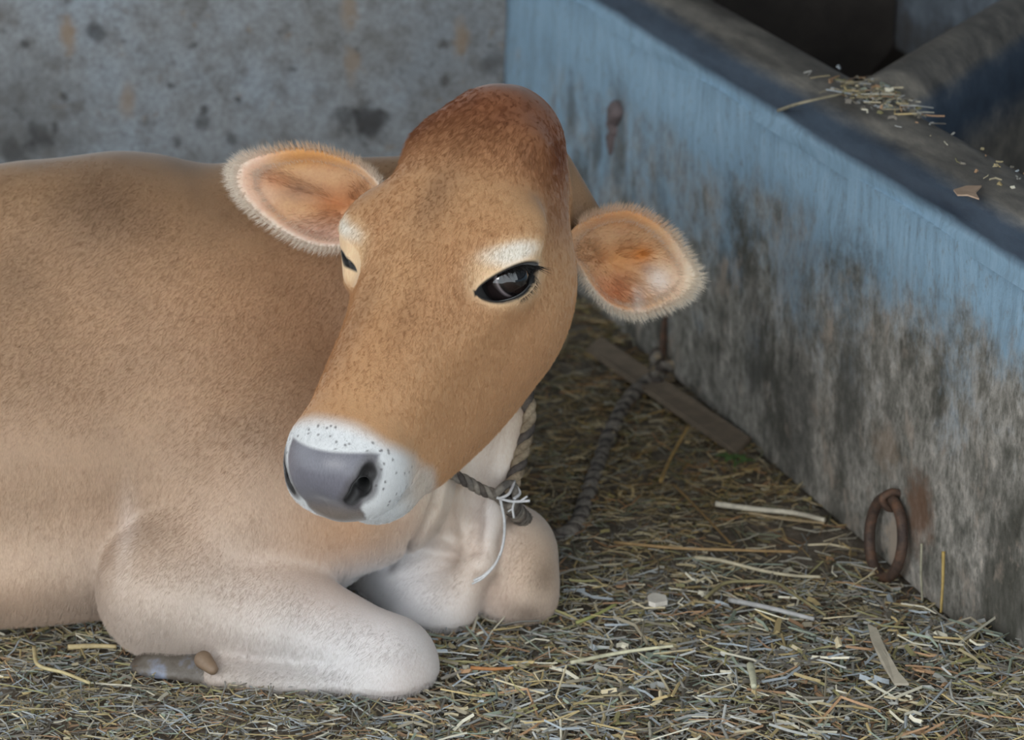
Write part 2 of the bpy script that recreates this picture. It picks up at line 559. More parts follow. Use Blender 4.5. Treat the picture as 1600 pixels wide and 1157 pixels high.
EYE_C = np.array([0.0800, 0.200, -0.066])          # eyeball centre, cow's left
EYE_R = 0.0270
EYE_IN = 0.018                                     # the far eye sits a little deeper under its brow
EYE_N = np.array([0.80, 0.22, 0.50]); EYE_N /= np.linalg.norm(EYE_N)
_v = RTV * 0.99 + UPV * 0.20
_vh = HB.T @ _v; _th = HB.T @ (-FWD)
EYE_X = _vh - _th * ((_vh @ EYE_N) / (_th @ EYE_N)); EYE_X /= np.linalg.norm(EYE_X)
EYE_Y = np.cross(EYE_X, EYE_N)
_uh = HB.T @ UPV
if EYE_Y @ _uh < 0: EYE_Y = -EYE_Y


def eye_xy(q):
    """coordinates of head points in the frame of the eye opening (mirrored for the other side)"""
    m = q.copy(); m[:, 0] = np.abs(m[:, 0]) + np.where(q[:, 0] < 0, EYE_IN, 0.0)
    e = m - EYE_C.astype(q.dtype)
    return e @ EYE_X, e @ EYE_Y, e @ EYE_N


def eye_lids(x, y):
    """signed size of the almond opening: negative inside"""
    t = np.clip((x + 0.044) / 0.080, 0, 1)          # inner corner 0 .. outer corner 1
    upv = 0.0148 * np.sin(np.pi * t ** 0.80) ** 0.8 * (0.62 + 0.38 * np.minimum(t * 1.6, 1)) - 0.009 * (1 - t) + 0.004 * t
    lov = -0.0185 * np.sin(np.pi * t ** 0.92) ** 0.75 - 0.009 * (1 - t) + 0.004 * t
    out = np.maximum(y - upv, lov - y)
    side = np.maximum(-0.044 - x, x - 0.036)
    return np.maximum(out, side)


def nose_pad(q):
    """signed extent of the bare grey skin: negative inside"""
    a, s, n = np.abs(q[:, 0] - 0.004), q[:, 1], q[:, 2]
    w = 0.036 + 0.018 * np.clip((n + 0.075) / 0.04, 0, 1) - 0.010 * np.clip((-0.085 - n) / 0.03, 0, 1)
    w = w - np.where(q[:, 0] < 0, 0.008, 0.0)
    return np.maximum(np.maximum(a - w, 0.474 - 7.0 * a * a - s), -0.128 - n)


def nostril(q):
    m = q.copy(); m[:, 0] = np.where(q[:, 0] < 0, -m[:, 0] - 0.009, m[:, 0] - 0.0015)
    d = cone(m, (0.031, 0.502, -0.064), (0.041, 0.490, -0.055), 0.0045, 0.0068)
    d = smin(d, cone(m, (0.041, 0.490, -0.055), (0.051, 0.477, -0.044), 0.0068, 0.0060), 0.004)
    d = smin(d, cone(m, (0.051, 0.477, -0.044), (0.0555, 0.466, -0.032), 0.0060, 0.0032), 0.004)
    d = smin(d, cone(m, (0.043, 0.487, -0.056), (0.026, 0.450, -0.072), 0.0075, 0.0070), 0.004)      # passage inwards
    return d


def f_head(q):
    """implicit head in head coordinates"""
    m = q.copy(); m[:, 0] = np.abs(m[:, 0])
    d = f_headloft(q)
    d = smin(d, ell(m, (0, 0.034, -0.045), (0.056, 0.064, 0.056)), 0.04)           # dome of the poll
    d = smin(d, ell(m, (0.050, 0.062, -0.028), (0.028, 0.030, 0.024)), 0.03)        # horn buds
    d = smin(d, ell(m, (0.090, 0.172, -0.040), (0.031, 0.050, 0.023)), 0.025)        # brow
    d = smin(d, ell(q, (-0.096, 0.190, -0.050), (0.019, 0.052, 0.034)), 0.02)       # heavier brow on the far side
    d = smin(d, ell(m, (0.054, 0.165, -0.160), (0.046, 0.085, 0.070)), 0.03)        # cheek
    d = smin(d, ell(m, (0, 0.452, -0.058), (0.058, 0.052, 0.042)), 0.022)           # muzzle
    d = smin(d, ell(m, (0.030, 0.455, -0.080), (0.036, 0.048, 0.042)), 0.016)       # upper lips
    d = smin(d, ell(m, (0, 0.418, -0.148), (0.048, 0.054, 0.034)), 0.010)           # lower lip and chin
    # hollow below the eye and beside the nose bone
    d = smax(d, -ell(m, (0.105, 0.275, -0.022), (0.030, 0.060, 0.022)), 0.04)
    # mouth line
    d = smax(d, -cone(m, (0.060, 0.425, -0.116), (0.0, 0.515, -0.122), 0.0022, 0.002), 0.006)
    d = smin(d, ell(m, (0, 0.478, -0.096), (0.034, 0.028, 0.024)), 0.016)           # middle of the upper lip
    d = smax(d, -nostril(q), 0.005)
    # eye: lid bulge, opening
    me = m.copy(); me[:, 0] += np.where(q[:, 0] < 0, EYE_IN, 0.0)
    lid = np.linalg.norm(me - EYE_C, axis=1) - (EYE_R + 0.0038)
    d = smin(d, lid, 0.022)
    x, y, z = eye_xy(q)
    cut = np.maximum(eye_lids(x, y) + np.where(q[:, 0] < 0, 0.0135, 0.0), -(z + 0.002))
    d = smax(d, -cut, 0.004)
    return d * HS


def Y(u, v, y):
    return at_y(u, v, y)


def f_body(p):
    # rib cage and belly
    d = ell(p, (-0.66, 3.49, 0.200), (0.66, 0.315, 0.245))
    d = smin(d, ell(p, (-0.78, 3.415, 0.090), (0.60, 0.262, 0.125)), 0.05)
    d = smin(d, cone(p, (-0.40, 3.50, 0.24), (-1.10, 3.42, 0.245), 0.215, 0.225), 0.08)
    d = smin(d, cone(p, (-0.45, 3.50, 0.425), (-1.2, 3.42, 0.437), 0.060, 0.065), 0.09)       # spine
    d = smin(d, cone(p, Y(170, 335, 3.47), Y(60, 345, 3.45), 0.045, 0.04), 0.10)
    # haunch (outside the view)
    d = smin(d, ell(p, (-1.18, 3.22, 0.22), (0.26, 0.15, 0.22)), 0.08)
    # shoulder blade and upper arm, near side
    d = smin(d, cone(p, Y(220, 390, 3.43), Y(420, 760, 3.30), 0.070, 0.125), 0.10)
    d = smin(d, cone(p, Y(430, 760, 3.28), Y(400, 800, 3.26), 0.115, 0.110), 0.07)
    # neck, thick, bending towards the viewer
    d = smin(d, cone(p, Y(330, 530, 3.46), Y(620, 500, 3.47), 0.180, 0.150), 0.09)
    d = smin(d, cone(p, Y(600, 470, 3.47), Y(770, 430, 3.40), 0.145, 0.090), 0.06)
    d = smin(d, cone(p, Y(420, 330, 3.49), Y(700, 310, 3.44), 0.050, 0.050), 0.08)            # crest
    # muscle from the crown down to the far ear
    d = smin(d, cone(p, Y(855, 272, 3.36), Y(915, 350, 3.33), 0.034, 0.024), 0.03)
    # chest in front of the shoulder
    d = smin(d, cone(p, Y(470, 720, 3.29), Y(590, 748, 3.262), 0.120, 0.094), 0.06)
    # throat down to the brisket
    d = smin(d, cone(p, Y(755, 560, 3.36), Y(715, 800, 3.34), 0.050, 0.060), 0.05)
    br = cone(p, Y(640, 850, 3.37), Y(680, 940, 3.28), 0.085, 0.050)
    br = smin(br, cone(p, Y(600, 900, 3.40), Y(660, 960, 3.28), 0.060, 0.042), 0.03)
    d = smin(d, br, 0.010)
    # dewlap fold
    dl = cone(p, Y(800, 650, 3.30), Y(772, 790, 3.275), 0.014, 0.013)
    dl = smin(dl, cone(p, Y(772, 790, 3.275), Y(752, 880, 3.255), 0.013, 0.016), 0.02)
    dl = smin(dl, cone(p, Y(752, 880, 3.255), Y(700, 965, 3.245), 0.016, 0.020), 0.02)
    d = smin(d, dl, 0.040)
    return d


def f_legs(p):
    # near foreleg: upper arm, elbow, forearm, knee, cannon bone folded back underneath
    d = cone(p, Y(392, 800, 3.25), Y(272, 905, 3.185), 0.100, 0.080)
    d = smin(d, cone(p, Y(258, 925, 3.175), Y(420, 958, 3.165), 0.074, 0.070), 0.03)
    d = smin(d, cone(p, Y(420, 958, 3.165), Y(600, 1030, 3.11), 0.070, 0.050), 0.03)
    d = smin(d, ell(p, Y(615, 1050, 3.10), (0.052, 0.052, 0.056)), 0.03)
    d = smin(d, cone(p, Y(606, 1088, 3.075), Y(430, 1078, 3.085), 0.036, 0.031), 0.014)
    d = smin(d, cone(p, Y(430, 1078, 3.085), Y(350, 1062, 3.095), 0.032, 0.030), 0.012)
    return d


def f_farleg(p):
    d = cone(p, Y(700, 820, 3.48), Y(795, 860, 3.34), 0.07, 0.058)
    d = smin(d, ell(p, Y(803, 885, 3.30), (0.050, 0.050, 0.062)), 0.03)
    d = smin(d, cone(p, Y(822, 935, 3.275), Y(775, 945, 3.30), 0.036, 0.036), 0.035)
    d = smin(d, cone(p, Y(815, 962, 3.28), Y(740, 950, 3.46), 0.026, 0.026), 0.02)
    return d


def f_trunk(p):
    d = f_body(p)
    d = smin(d, f_legs(p), 0.014)
    return smin(d, f_farleg(p), 0.008)


def on_trunk(u, v):
    """point of the trunk's skin seen at a survey pixel"""
    P_ = np.array([at_y(u, v, y) for y in np.linspace(2.95, 3.75, 500)])
    d = f_trunk(P_)
    return P_[np.argmax(d < 0)]


# folds of the skin: (points, radius, softness)
FOLDS = []
for pts, r, k in (([(688, 752), (676, 800), (650, 842), (608, 880), (560, 897)], 0.0060, 0.010),
                  ([(716, 770), (706, 805), (704, 835)], 0.0050, 0.014),
                  ([(744, 775), (739, 820), (740, 856)], 0.0065, 0.016),
                  ):
    P_ = [on_trunk(*p) for p in pts]
    FOLDS += [(a, b, r, k) for a, b in zip(P_, P_[1:])]


def f_cow(p):
    d = f_trunk(p)
    for a, b, r, k in FOLDS:
        m = 0.05
        lo = np.minimum(a, b) - m; hi = np.maximum(a, b) + m
        w = ((p > lo) & (p < hi)).all(1)
        if w.any(): d[w] = smax(d[w], -cone(p[w], a, b, r, r), k)
    q = to_head(p)
    near = (np.abs(q[:, 0]) < 0.22) & (q[:, 1] > -0.15) & (q[:, 1] < 0.62) & (q[:, 2] < 0.12) & (q[:, 2] > -0.36)
    if near.any():
        h = f_head(q[near])
        d[near] = smin(d[near], h, 0.022)
    return smax(d, -(p[:, 2] - 0.004), 0.012)          # rests on the ground


def surface_net(f, lo, hi, step):
    lo = np.asarray(lo, float)
    n = np.ceil((np.asarray(hi) - lo) / step).astype(int) + 1
    ax = [lo[i] + step * np.arange(n[i]) for i in range(3)]
    g = np.empty(n, np.float32)
    for ix in range(n[0]):
        yy, zz = np.meshgrid(ax[1], ax[2], indexing='ij')
        P = np.stack([np.full(yy.size, ax[0][ix]), yy.ravel(), zz.ravel()], 1).astype(np.float32)
        g[ix] = f(P).reshape(n[1], n[2])
    ins = g < 0
    c = n - 1
    cell = np.zeros(c, np.int8)
    off = [(i, j, k) for i in (0, 1) for j in (0, 1) for k in (0, 1)]
    for o in off:
        cell += ins[o[0]:o[0]+c[0], o[1]:o[1]+c[1], o[2]:o[2]+c[2]]
    act = (cell > 0) & (cell < 8)
    idx = np.full(c, -1, np.int64)
    A = np.argwhere(act)
    idx[act] = np.arange(len(A))
    acc = np.zeros((len(A), 3)); cnt = np.zeros(len(A))
    for a in off:
        for axn in range(3):
            if a[axn] == 1: continue
            b = list(a); b[axn] = 1
            va = g[A[:, 0]+a[0], A[:, 1]+a[1], A[:, 2]+a[2]]
            vb = g[A[:, 0]+b[0], A[:, 1]+b[1], A[:, 2]+b[2]]
            m = (va < 0) != (vb < 0)
            t = np.where(m, va / np.where(m, va - vb, 1), 0)
            pt = np.array(a, float) + np.outer(t, np.array(b) - np.array(a))
            acc[m] += pt[m]; cnt[m] += 1
    V = lo + (A + acc / cnt[:, None]) * step
    F = []
    for axn in range(3):
        o1, o2 = [(1, 2), (2, 0), (0, 1)][axn]
        sl_a = [slice(None)] * 3; sl_b = [slice(None)] * 3
        sl_a[axn] = slice(0, n[axn]-1); sl_b[axn] = slice(1, n[axn])
        ch = ins[tuple(sl_a)] != ins[tuple(sl_b)]
        E = np.argwhere(ch)
        E = E[(E[:, o1] > 0) & (E[:, o2] > 0) & (E[:, o1] < n[o1]-1) & (E[:, o2] < n[o2]-1)]
        e1 = np.zeros(3, int); e1[o1] = 1
        e2 = np.zeros(3, int); e2[o2] = 1
        q = [idx[tuple(x.T)] for x in (E - e1 - e2, E - e2, E, E - e1)]
        q = np.stack(q, 1)
        flip = ~ins[tuple(E.T)]
        q[flip] = q[flip][:, ::-1]
        F.append(q)
    return V, np.concatenate(F)


def project(f, V, it=4, lim=0.006):
    V = V.copy(); e = 4e-4
    for _ in range(it):
        d = f(V)
        g = np.stack([f(V + np.eye(3)[i] * e) - d for i in range(3)], 1) / e
        gl = np.maximum((g * g).sum(1), 0.15)
        V -= np.clip(d / gl, -lim, lim)[:, None] * g
    return V


def subdivide_where(V, F, sel):
    """split the selected quads in four; neighbours become fans so that no crack opens"""
    bm = bmesh.new()
    bv = [bm.verts.new(tuple(v)) for v in V]
    bm.verts.ensure_lookup_table()
    fs = [bm.faces.new([bv[i] for i in f]) for f in F]
    es = {e for f, k in zip(fs, sel) if k for e in f.edges}
    bmesh.ops.subdivide_edges(bm, edges=list(es), cuts=1, use_grid_fill=True)
    bm.verts.index_update()
    V2 = np.array([v.co[:] for v in bm.verts])
    F2 = [[v.index for v in f.verts] for f in bm.faces]
    bm.free()
    return V2, F2


def centers(V, F):
    if isinstance(F, np.ndarray): return V[F].mean(1)
    lens = np.array([len(f) for f in F])
    flat = np.concatenate([np.asarray(f) for f in F])
    st = np.concatenate([[0], np.cumsum(lens)[:-1]])
    return np.add.reduceat(V[flat], st, axis=0) / lens[:, None]


def refine(V, F, sel, it, lim):
    """split the chosen faces and pull only the vertices near them onto the surface"""
    k = np.asarray(sel(V, F))
    V, F = subdivide_where(V, F, k)
    k = np.asarray(sel(V, F))
    lens = np.array([len(f) for f in F])
    flat = np.concatenate([np.asarray(f) for f in F])
    m = np.zeros(len(V), bool)
    m[flat[np.repeat(k, lens)]] = True
    V[m] = project(f_cow, V[m], it, lim)
    return V, F


def quad_split(V, F):
    """uniform one-to-four split of a pure quad mesh, in numpy"""
    E = np.stack([F, np.roll(F, -1, 1)], 2).reshape(-1, 2)
    Es = np.sort(E, 1)
    U, inv = np.unique(Es, axis=0, return_inverse=True)
    inv = inv.reshape(F.shape)
    nv = len(V)
    Vn = np.concatenate([V, V[U].mean(1), V[F].mean(1)])
    em = nv + inv
    fc = nv + len(U) + np.arange(len(F))
    out = [np.stack([F[:, i], em[:, i], fc, em[:, i-1]], 1) for i in range(4)]
    return Vn, np.concatenate(out)


import time
_t0 = time.time()
def lap(m): print('LAP', m, round(time.time() - _t0, 1), flush=True)
V, F = surface_net(f_cow, (-1.55, 2.80, -0.02), (0.22, 3.92, 0.76), 0.012)
lap('net %d' % len(V))
V = project(f_cow, V, 2)
V, F = quad_split(V, F)
V = project(f_cow, V, 3)
lap('base')
def px_of(V):
    z = (V - CAMP) @ FWD
    return 800 + FPX * V[:, 0] / z, 533.5 - FPX * ((V - CAMP) @ UPV) / z


# the part in view is refined
def sel_head(V, F, lo=-0.12):
    q = to_head(centers(V, F))
    return (q[:, 1] > -0.06) & (q[:, 2] > -0.30) & (np.abs(q[:, 0]) < 0.16) & (q[:, 1] < 0.6)
def sel_fine(V, F):
    q = to_head(centers(V, F))
    x, y, z = eye_xy(q)
    eye = (np.hypot(x, y) < 0.056) & (z > -0.03) & (z < 0.06)
    nose = (q[:, 1] > 0.40) & (q[:, 1] < 0.56) & (np.abs(q[:, 0]) < 0.10) & (q[:, 2] > -0.18) & (q[:, 2] < 0.05)
    return eye | nose
def sel_eye(V, F):
    q = to_head(centers(V, F))
    x, y, z = eye_xy(q)
    return (eye_lids(x, y) < 0.014) & (z > -0.03) & (z < 0.06)
def sel_front(V, F):
    u, v = px_of(centers(V, F))
    q = to_head(centers(V, F))
    head = (q[:, 1] > -0.06) & (q[:, 2] > -0.30) & (np.abs(q[:, 0]) < 0.16) & (q[:, 1] < 0.6)
    return head | ((u > 400) & (u < 900) & (v > 640) & (v < 1010)) | ((u > 120) & (u < 260) & (v > 760) & (v < 1010))
V, F = refine(V, F, sel_front, 3, 0.006)
V, F = refine(V, F, sel_fine, 3, 0.003)
V, F = refine(V, F, sel_eye, 4, 0.002)
lap('refined %d' % len(V))


def sstep(x, a, b):
    t = np.clip((x - a) / (b - a), 0, 1)
    return t * t * (3 - 2 * t)


def blend(c, col, w):
    return c * (1 - w[:, None]) + np.asarray(col) * w[:, None]


TAN = lin(190, 146, 104)


def vnoise(V, sc, seed=0):
    """cheap smooth value noise for markings of the coat"""
    rs = np.random.RandomState(seed)
    g = rs.rand(32, 32, 32)
    q = V * sc + 7.3
    i = np.floor(q).astype(int); f = q - i; f = f * f * (3 - 2 * f)
    o = 0
    for a in (0, 1):
        for b in (0, 1):
            for c in (0, 1):
                w = np.where(a, f[:, 0], 1-f[:, 0]) * np.where(b, f[:, 1], 1-f[:, 1]) * np.where(c, f[:, 2], 1-f[:, 2])
                o = o + w * g[(i[:, 0]+a) % 32, (i[:, 1]+b) % 32, (i[:, 2]+c) % 32]
    return o


def mark(V, c, r, squash=(1, 1, 1)):
    """soft marking on the coat around a point of the body"""
    return np.exp(-((((V - np.asarray(c)) * np.asarray(squash)) / r) ** 2).sum(1))


def coat_color(V):
    q = to_head(V)
    c = np.tile(lin(166, 133, 104), (len(V), 1))
    # trunk: smudged darker over the withers, paler towards the belly, the legs and the brisket
    z = V[:, 2]
    n1 = vnoise(V, 9, 1); n2 = vnoise(V, 28, 2)
    c = blend(c, lin(150, 116, 82), sstep(z, 0.40, 0.52) * 0.6)
    c = blend(c, lin(104, 78, 58), mark(V, Y(170, 312, 3.40), 0.062, (1, 0.5, 1.5)) * 0.75)
    c = blend(c, lin(112, 84, 62), mark(V, Y(240, 348, 3.36), 0.040, (1, 0.5, 1.6)) * 0.6)
    c = blend(c, lin(150, 106, 72), mark(V, Y(480, 470, 3.30), 0.070, (1, 0.5, 1)) * 0.4)
    c = blend(c, lin(196, 170, 148), sstep(z, 0.34, 0.05) * (0.75 + 0.5 * (n1 - 0.5)))
    c = blend(c, lin(186, 142, 104), mark(V, Y(400, 420, 3.35), 0.11, (0.8, 0.4, 1)) * 0.5)
    c = blend(c, lin(174, 164, 156), mark(V, Y(500, 1020, 3.10), 0.120, (0.7, 0.6, 1.4)) * 0.9)       # forearm
    c = blend(c, lin(192, 178, 167), mark(V, Y(230, 970, 3.14), 0.080, (0.8, 0.6, 1)) * 0.7)
    c = blend(c, lin(186, 150, 118), mark(V, Y(655, 1060, 3.07), 0.040, (1, 0.5, 1)) * 0.6)
    c = blend(c, lin(226, 210, 198), mark(V, Y(202, 850, 3.18), 0.024, (1.9, 0.4, 0.45)) * 0.6)  # highlight along the elbow crease, painted into the coat
    c = blend(c, lin(234, 234, 238), mark(V, Y(650, 930, 3.25), 0.120, (0.8, 0.6, 1)) ** 0.7)          # brisket
    c = blend(c, lin(228, 212, 194), mark(V, Y(745, 760, 3.27), 0.085, (1.1, 0.6, 0.7)) * 0.95)        # throat and dewlap
    c = blend(c, lin(242, 240, 242), mark(V, Y(765, 830, 3.25), 0.036, (1.3, 0.5, 0.5)) * 0.9)
    c = blend(c, lin(200, 162, 128), mark(V, Y(545, 825, 3.16), 0.080, (0.8, 0.9, 1.1)) * 0.9)           # chest
    kn = mark(V, Y(825, 900, 3.24), 0.085, (0.9, 0.6, 0.9))
    c = blend(c, lin(204, 172, 142), kn * 0.8)
    c = blend(c, lin(128, 108, 90), mark(V, Y(852, 905, 3.25), 0.018, (1, 0.4, 0.8)) * 0.7)
    c = blend(c, lin(124, 106, 92), mark(V, Y(824, 958, 3.24), 0.018, (0.8, 0.4, 1)) * 0.7)
    c = c * (0.93 + 0.14 * n2)[:, None]
    hd = f_head(q.copy())
    inh = sstep(hd, 0.010, 0.004)
    a = np.abs(q[:, 0]); s = q[:, 1]; n = q[:, 2]
    hc = np.tile(TAN, (len(V), 1))
    hc = blend(hc, lin(182, 134, 92), sstep(n1, 0.45, 0.75) * 0.6)
    hc = blend(hc, lin(208, 164, 122), sstep(n, -0.05, -0.16) * 0.5)                                      # paler cheek
    # reddish crown and darker whorl between the eyes
    cr = sstep(s + 0.03 * (n1 - 0.5), 0.150, 0.025) * sstep(n, -0.18, -0.06)
    hc = blend(hc, lin(142, 88, 56), cr)
    hc = blend(hc, lin(120, 72, 46), cr * sstep(n2, 0.45, 0.8) * 0.7)
    hc = blend(hc, lin(132, 96, 68), np.exp(-((q[:, 0] / 0.022) ** 2 + ((s - 0.150) / 0.05) ** 2)) * (n > -0.05) * 0.55)
    hc = blend(hc, lin(140, 100, 68), np.exp(-(((a - 0.028) / 0.014) ** 2 + ((s - 0.30) / 0.07) ** 2)) * (n > -0.06) * 0.35)
    # cream ring around the eye
    x, y, zz = eye_xy(q)
    on = (zz > -0.02)
    r = np.sqrt((x * 0.85) ** 2 + ((y - 0.004) * 1.20) ** 2)
    hc = blend(hc, lin(222, 190, 150), sstep(r, 0.056, 0.030) * on * 0.9)
    hc = blend(hc, lin(226, 218, 206), sstep(np.hypot((x - 0.002) * 0.72, (y - 0.0265) * 1.7) + 0.014 * (n2 - 0.5), 0.030, 0.008) * 0.92 * on)
    lid = eye_lids(x, y) + np.where(q[:, 0] < 0, 0.0135, 0.0)
    hc = blend(hc, lin(18, 15, 15), sstep(lid, 0.0050, 0.0014) * on * (lid < 0.012))
    # white muzzle, tan again on the side of the lips
    mz = s + 0.30 * np.maximum(-0.04 - n, 0) + 0.010 * (n2 - 0.5)
    wz = sstep(mz, 0.428, 0.452)
    hc = blend(hc, lin(212, 212, 212), wz)
    hc = blend(hc, lin(204, 182, 160), wz * sstep(s, 0.458, 0.425) * sstep(n, -0.05, -0.10) * 0.7)
    # grey nose pad between and around the nostrils
    pad = nose_pad(q)
    ps = sstep(pad, 0.003, -0.002)
    hc = blend(hc, lin(106, 104, 112), ps)
    hc = blend(hc, lin(116, 104, 96), ps * sstep(n, -0.060, -0.090))
    nos = nostril(q)
    hc = blend(hc, lin(84, 80, 82), sstep(nos, 0.012, 0.004) * (s > 0.44) * 0.8)
    hc = blend(hc, lin(20, 17, 18), sstep(nos, 0.0042, 0.0012))  # darkness inside the nostril hole painted on as near-black
    # dark roots of the whiskers
    rs = np.random.RandomState(4)
    for k in range(110):
        s0 = rs.uniform(0.438, 0.497)
        if k % 2:
            dd = np.hypot(q[:, 0] - rs.uniform(-0.055, 0.055), s - s0); lim = n > -0.045
        else:
            dd = np.hypot(n - rs.uniform(-0.125, -0.035), s - s0 + 0.012); lim = (q[:, 0] > 0.03) if k % 4 else (q[:, 0] < -0.03)
        hc = blend(hc, lin(84, 78, 80), sstep(dd, 0.0020, 0.0007) * lim * (mz > 0.445) * (pad > 0.003) * 0.75)
    c = blend(c, (0, 0, 0), inh) + hc * inh[:, None]
    return np.clip(c, 0, 1)


t = NT('cow_coat')
at = t.n('ShaderNodeVertexColor', layer_name='coat').outputs[0]
P = t.pos()
f1 = t.noise(P, 6, 4)
f2 = t.noise(t.mapping(P, (700, 700, 160)), 1.0, 3)
col = t.mix(0.5, at, t.ramp(f1, [(0.3, (0.40, 0.40, 0.40)), (0.7, (0.58, 0.58, 0.58))]), 'OVERLAY')
col = t.mix(0.35, col, t.ramp(f2, [(0.3, (0.3, 0.3, 0.3)), (0.7, (0.68, 0.68, 0.68))]), 'OVERLAY')
t.color(col)
t.bump(f2, 0.25, 0.0012)
gl = t.n('ShaderNodeAttribute', attribute_name='gloss').outputs['Fac']
t.l(t.math('SUBTRACT', 0.62, t.math('MULTIPLY', gl, 0.34)), t.b.inputs['Roughness'])
t.set( Sheen_Weight=0.25, Sheen_Roughness=0.4)
M_COAT = t.m

lap('mat')
cow = empty('cow', (-0.6, 3.5, 0.0))
tag(cow, 'tan cow lying on the straw with its head turned to the viewer', 'cow')
body = mesh_obj('body', V, F, M_COAT, cow)
BC = coat_color(V)
ca = body.data.color_attributes.new('coat', 'BYTE_COLOR', 'CORNER')
li = np.empty(len(body.data.loops), np.int64); body.data.loops.foreach_get('vertex_index', li)
cc = np.ones((len(li), 4), np.float32); cc[:, :3] = BC[li]
ca.data.foreach_set('color', cc.ravel())
ga = body.data.attributes.new('gloss', 'FLOAT', 'POINT')
_q = to_head(V)
ga.data.foreach_set('value', ((nose_pad(_q) < 0) * (nostril(_q) > 0.004) * (f_head(_q.copy()) < 0.01)).astype(np.float32))
lap('body')


def sphere_grid(nu=56, nv=40):
    """unit sphere around +z as (verts, faces)"""
    vs = [(0, 0, 1)]
    for i in range(1, nv):
        th = math.pi * i / nv
        vs += [(math.sin(th) * math.cos(2*math.pi*j/nu), math.sin(th) * math.sin(2*math.pi*j/nu), math.cos(th)) for j in range(nu)]
    vs.append((0, 0, -1))
    fs = [(0, 1+j, 1+(j+1) % nu) for j in range(nu)]
    for i in range(nv-2):
        for j in range(nu):
            a = 1+i*nu
            fs.append((a+j, a+nu+j, a+nu+(j+1) % nu, a+(j+1) % nu))
    a = 1+(nv-2)*nu
    fs += [(a+j, len(vs)-1, a+(j+1) % nu) for j in range(nu)]
    return np.array(vs), fs


def strands(name, roots, dirs, length, width, colors, mat, parent, bend=None, seg=3, seed=1):
    """many fine tapered hairs as one mesh; each is a three-sided tapering blade"""
    rs = np.random.RandomState(seed)
    n = len(roots)
    d = dirs / np.linalg.norm(dirs, axis=1)[:, None]
    L = np.broadcast_to(length, n); W = np.broadcast_to(width, n)
    side = np.cross(d, rs.normal(size=(n, 3))); side /= np.linalg.norm(side, axis=1)[:, None]
    oth = np.cross(d, side)
    if bend is None: bend = np.zeros((n, 3))
    vs = np.zeros((n, seg * 3 + 1, 3))
    for k in range(seg):
        t = k / seg
        c = roots + d * (L * t)[:, None] + bend * (L * t * t)[:, None]
        for q in range(3):
            a = 2 * math.pi * q / 3
            vs[:, k*3+q] = c + (side * math.cos(a) + oth * math.sin(a)) * (W * 0.5 * (1 - 0.8 * t))[:, None]
    vs[:, -1] = roots + d * L[:, None] + bend * L[:, None]
    f1 = []
    for k in range(seg - 1):
        for q in range(3):
            f1.append((k*3+q, k*3+(q+1) % 3, (k+1)*3+(q+1) % 3, (k+1)*3+q))
    tri = [((seg-1)*3+q, (seg-1)*3+(q+1) % 3, seg*3) for q in range(3)]
    m = seg * 3 + 1
    off = (np.arange(n) * m)[:, None, None]
    Q = (np.array(f1)[None] + off).reshape(-1, 4)
    T = (np.array(tri)[None] + off).reshape(-1, 3)
    me = bpy.data.meshes.new(name)
    me.vertices.add(n * m); me.vertices.foreach_set('co', vs.reshape(-1).astype(np.float32))
    loops = np.concatenate([Q.ravel(), T.ravel()])
    me.loops.add(len(loops)); me.loops.foreach_set('vertex_index', loops.astype(np.int32))
    me.polygons.add(len(Q) + len(T))
    me.polygons.foreach_set('loop_start', np.concatenate([np.arange(len(Q)) * 4, len(Q) * 4 + np.arange(len(T)) * 3]).astype(np.int32))
    me.update(calc_edges=True); me.validate()
    me.polygons.foreach_set('use_smooth', np.ones(len(me.polygons), bool))
    a = me.color_attributes.new('coat', 'FLOAT_COLOR', 'POINT')
    c = np.ones((n, m, 4), np.float32); c[:, :, :3] = np.asarray(colors)[:, None, :]
    a.data.foreach_set('color', c.ravel())
    me.materials.append(mat)
    o = bpy.data.objects.new(name, me)
    COL.objects.link(o)
    if parent:
        o.parent = parent
        o.matrix_parent_inverse = parent.matrix_world.inverted() if parent.type != 'EMPTY' else Matrix.Translation(-Vector(parent.location))
    return o


t = NT('hair_strand')
t.color(t.n('ShaderNodeVertexColor', layer_name='coat').outputs[0])
t.set(Roughness=0.6)
M_HAIR = t.m

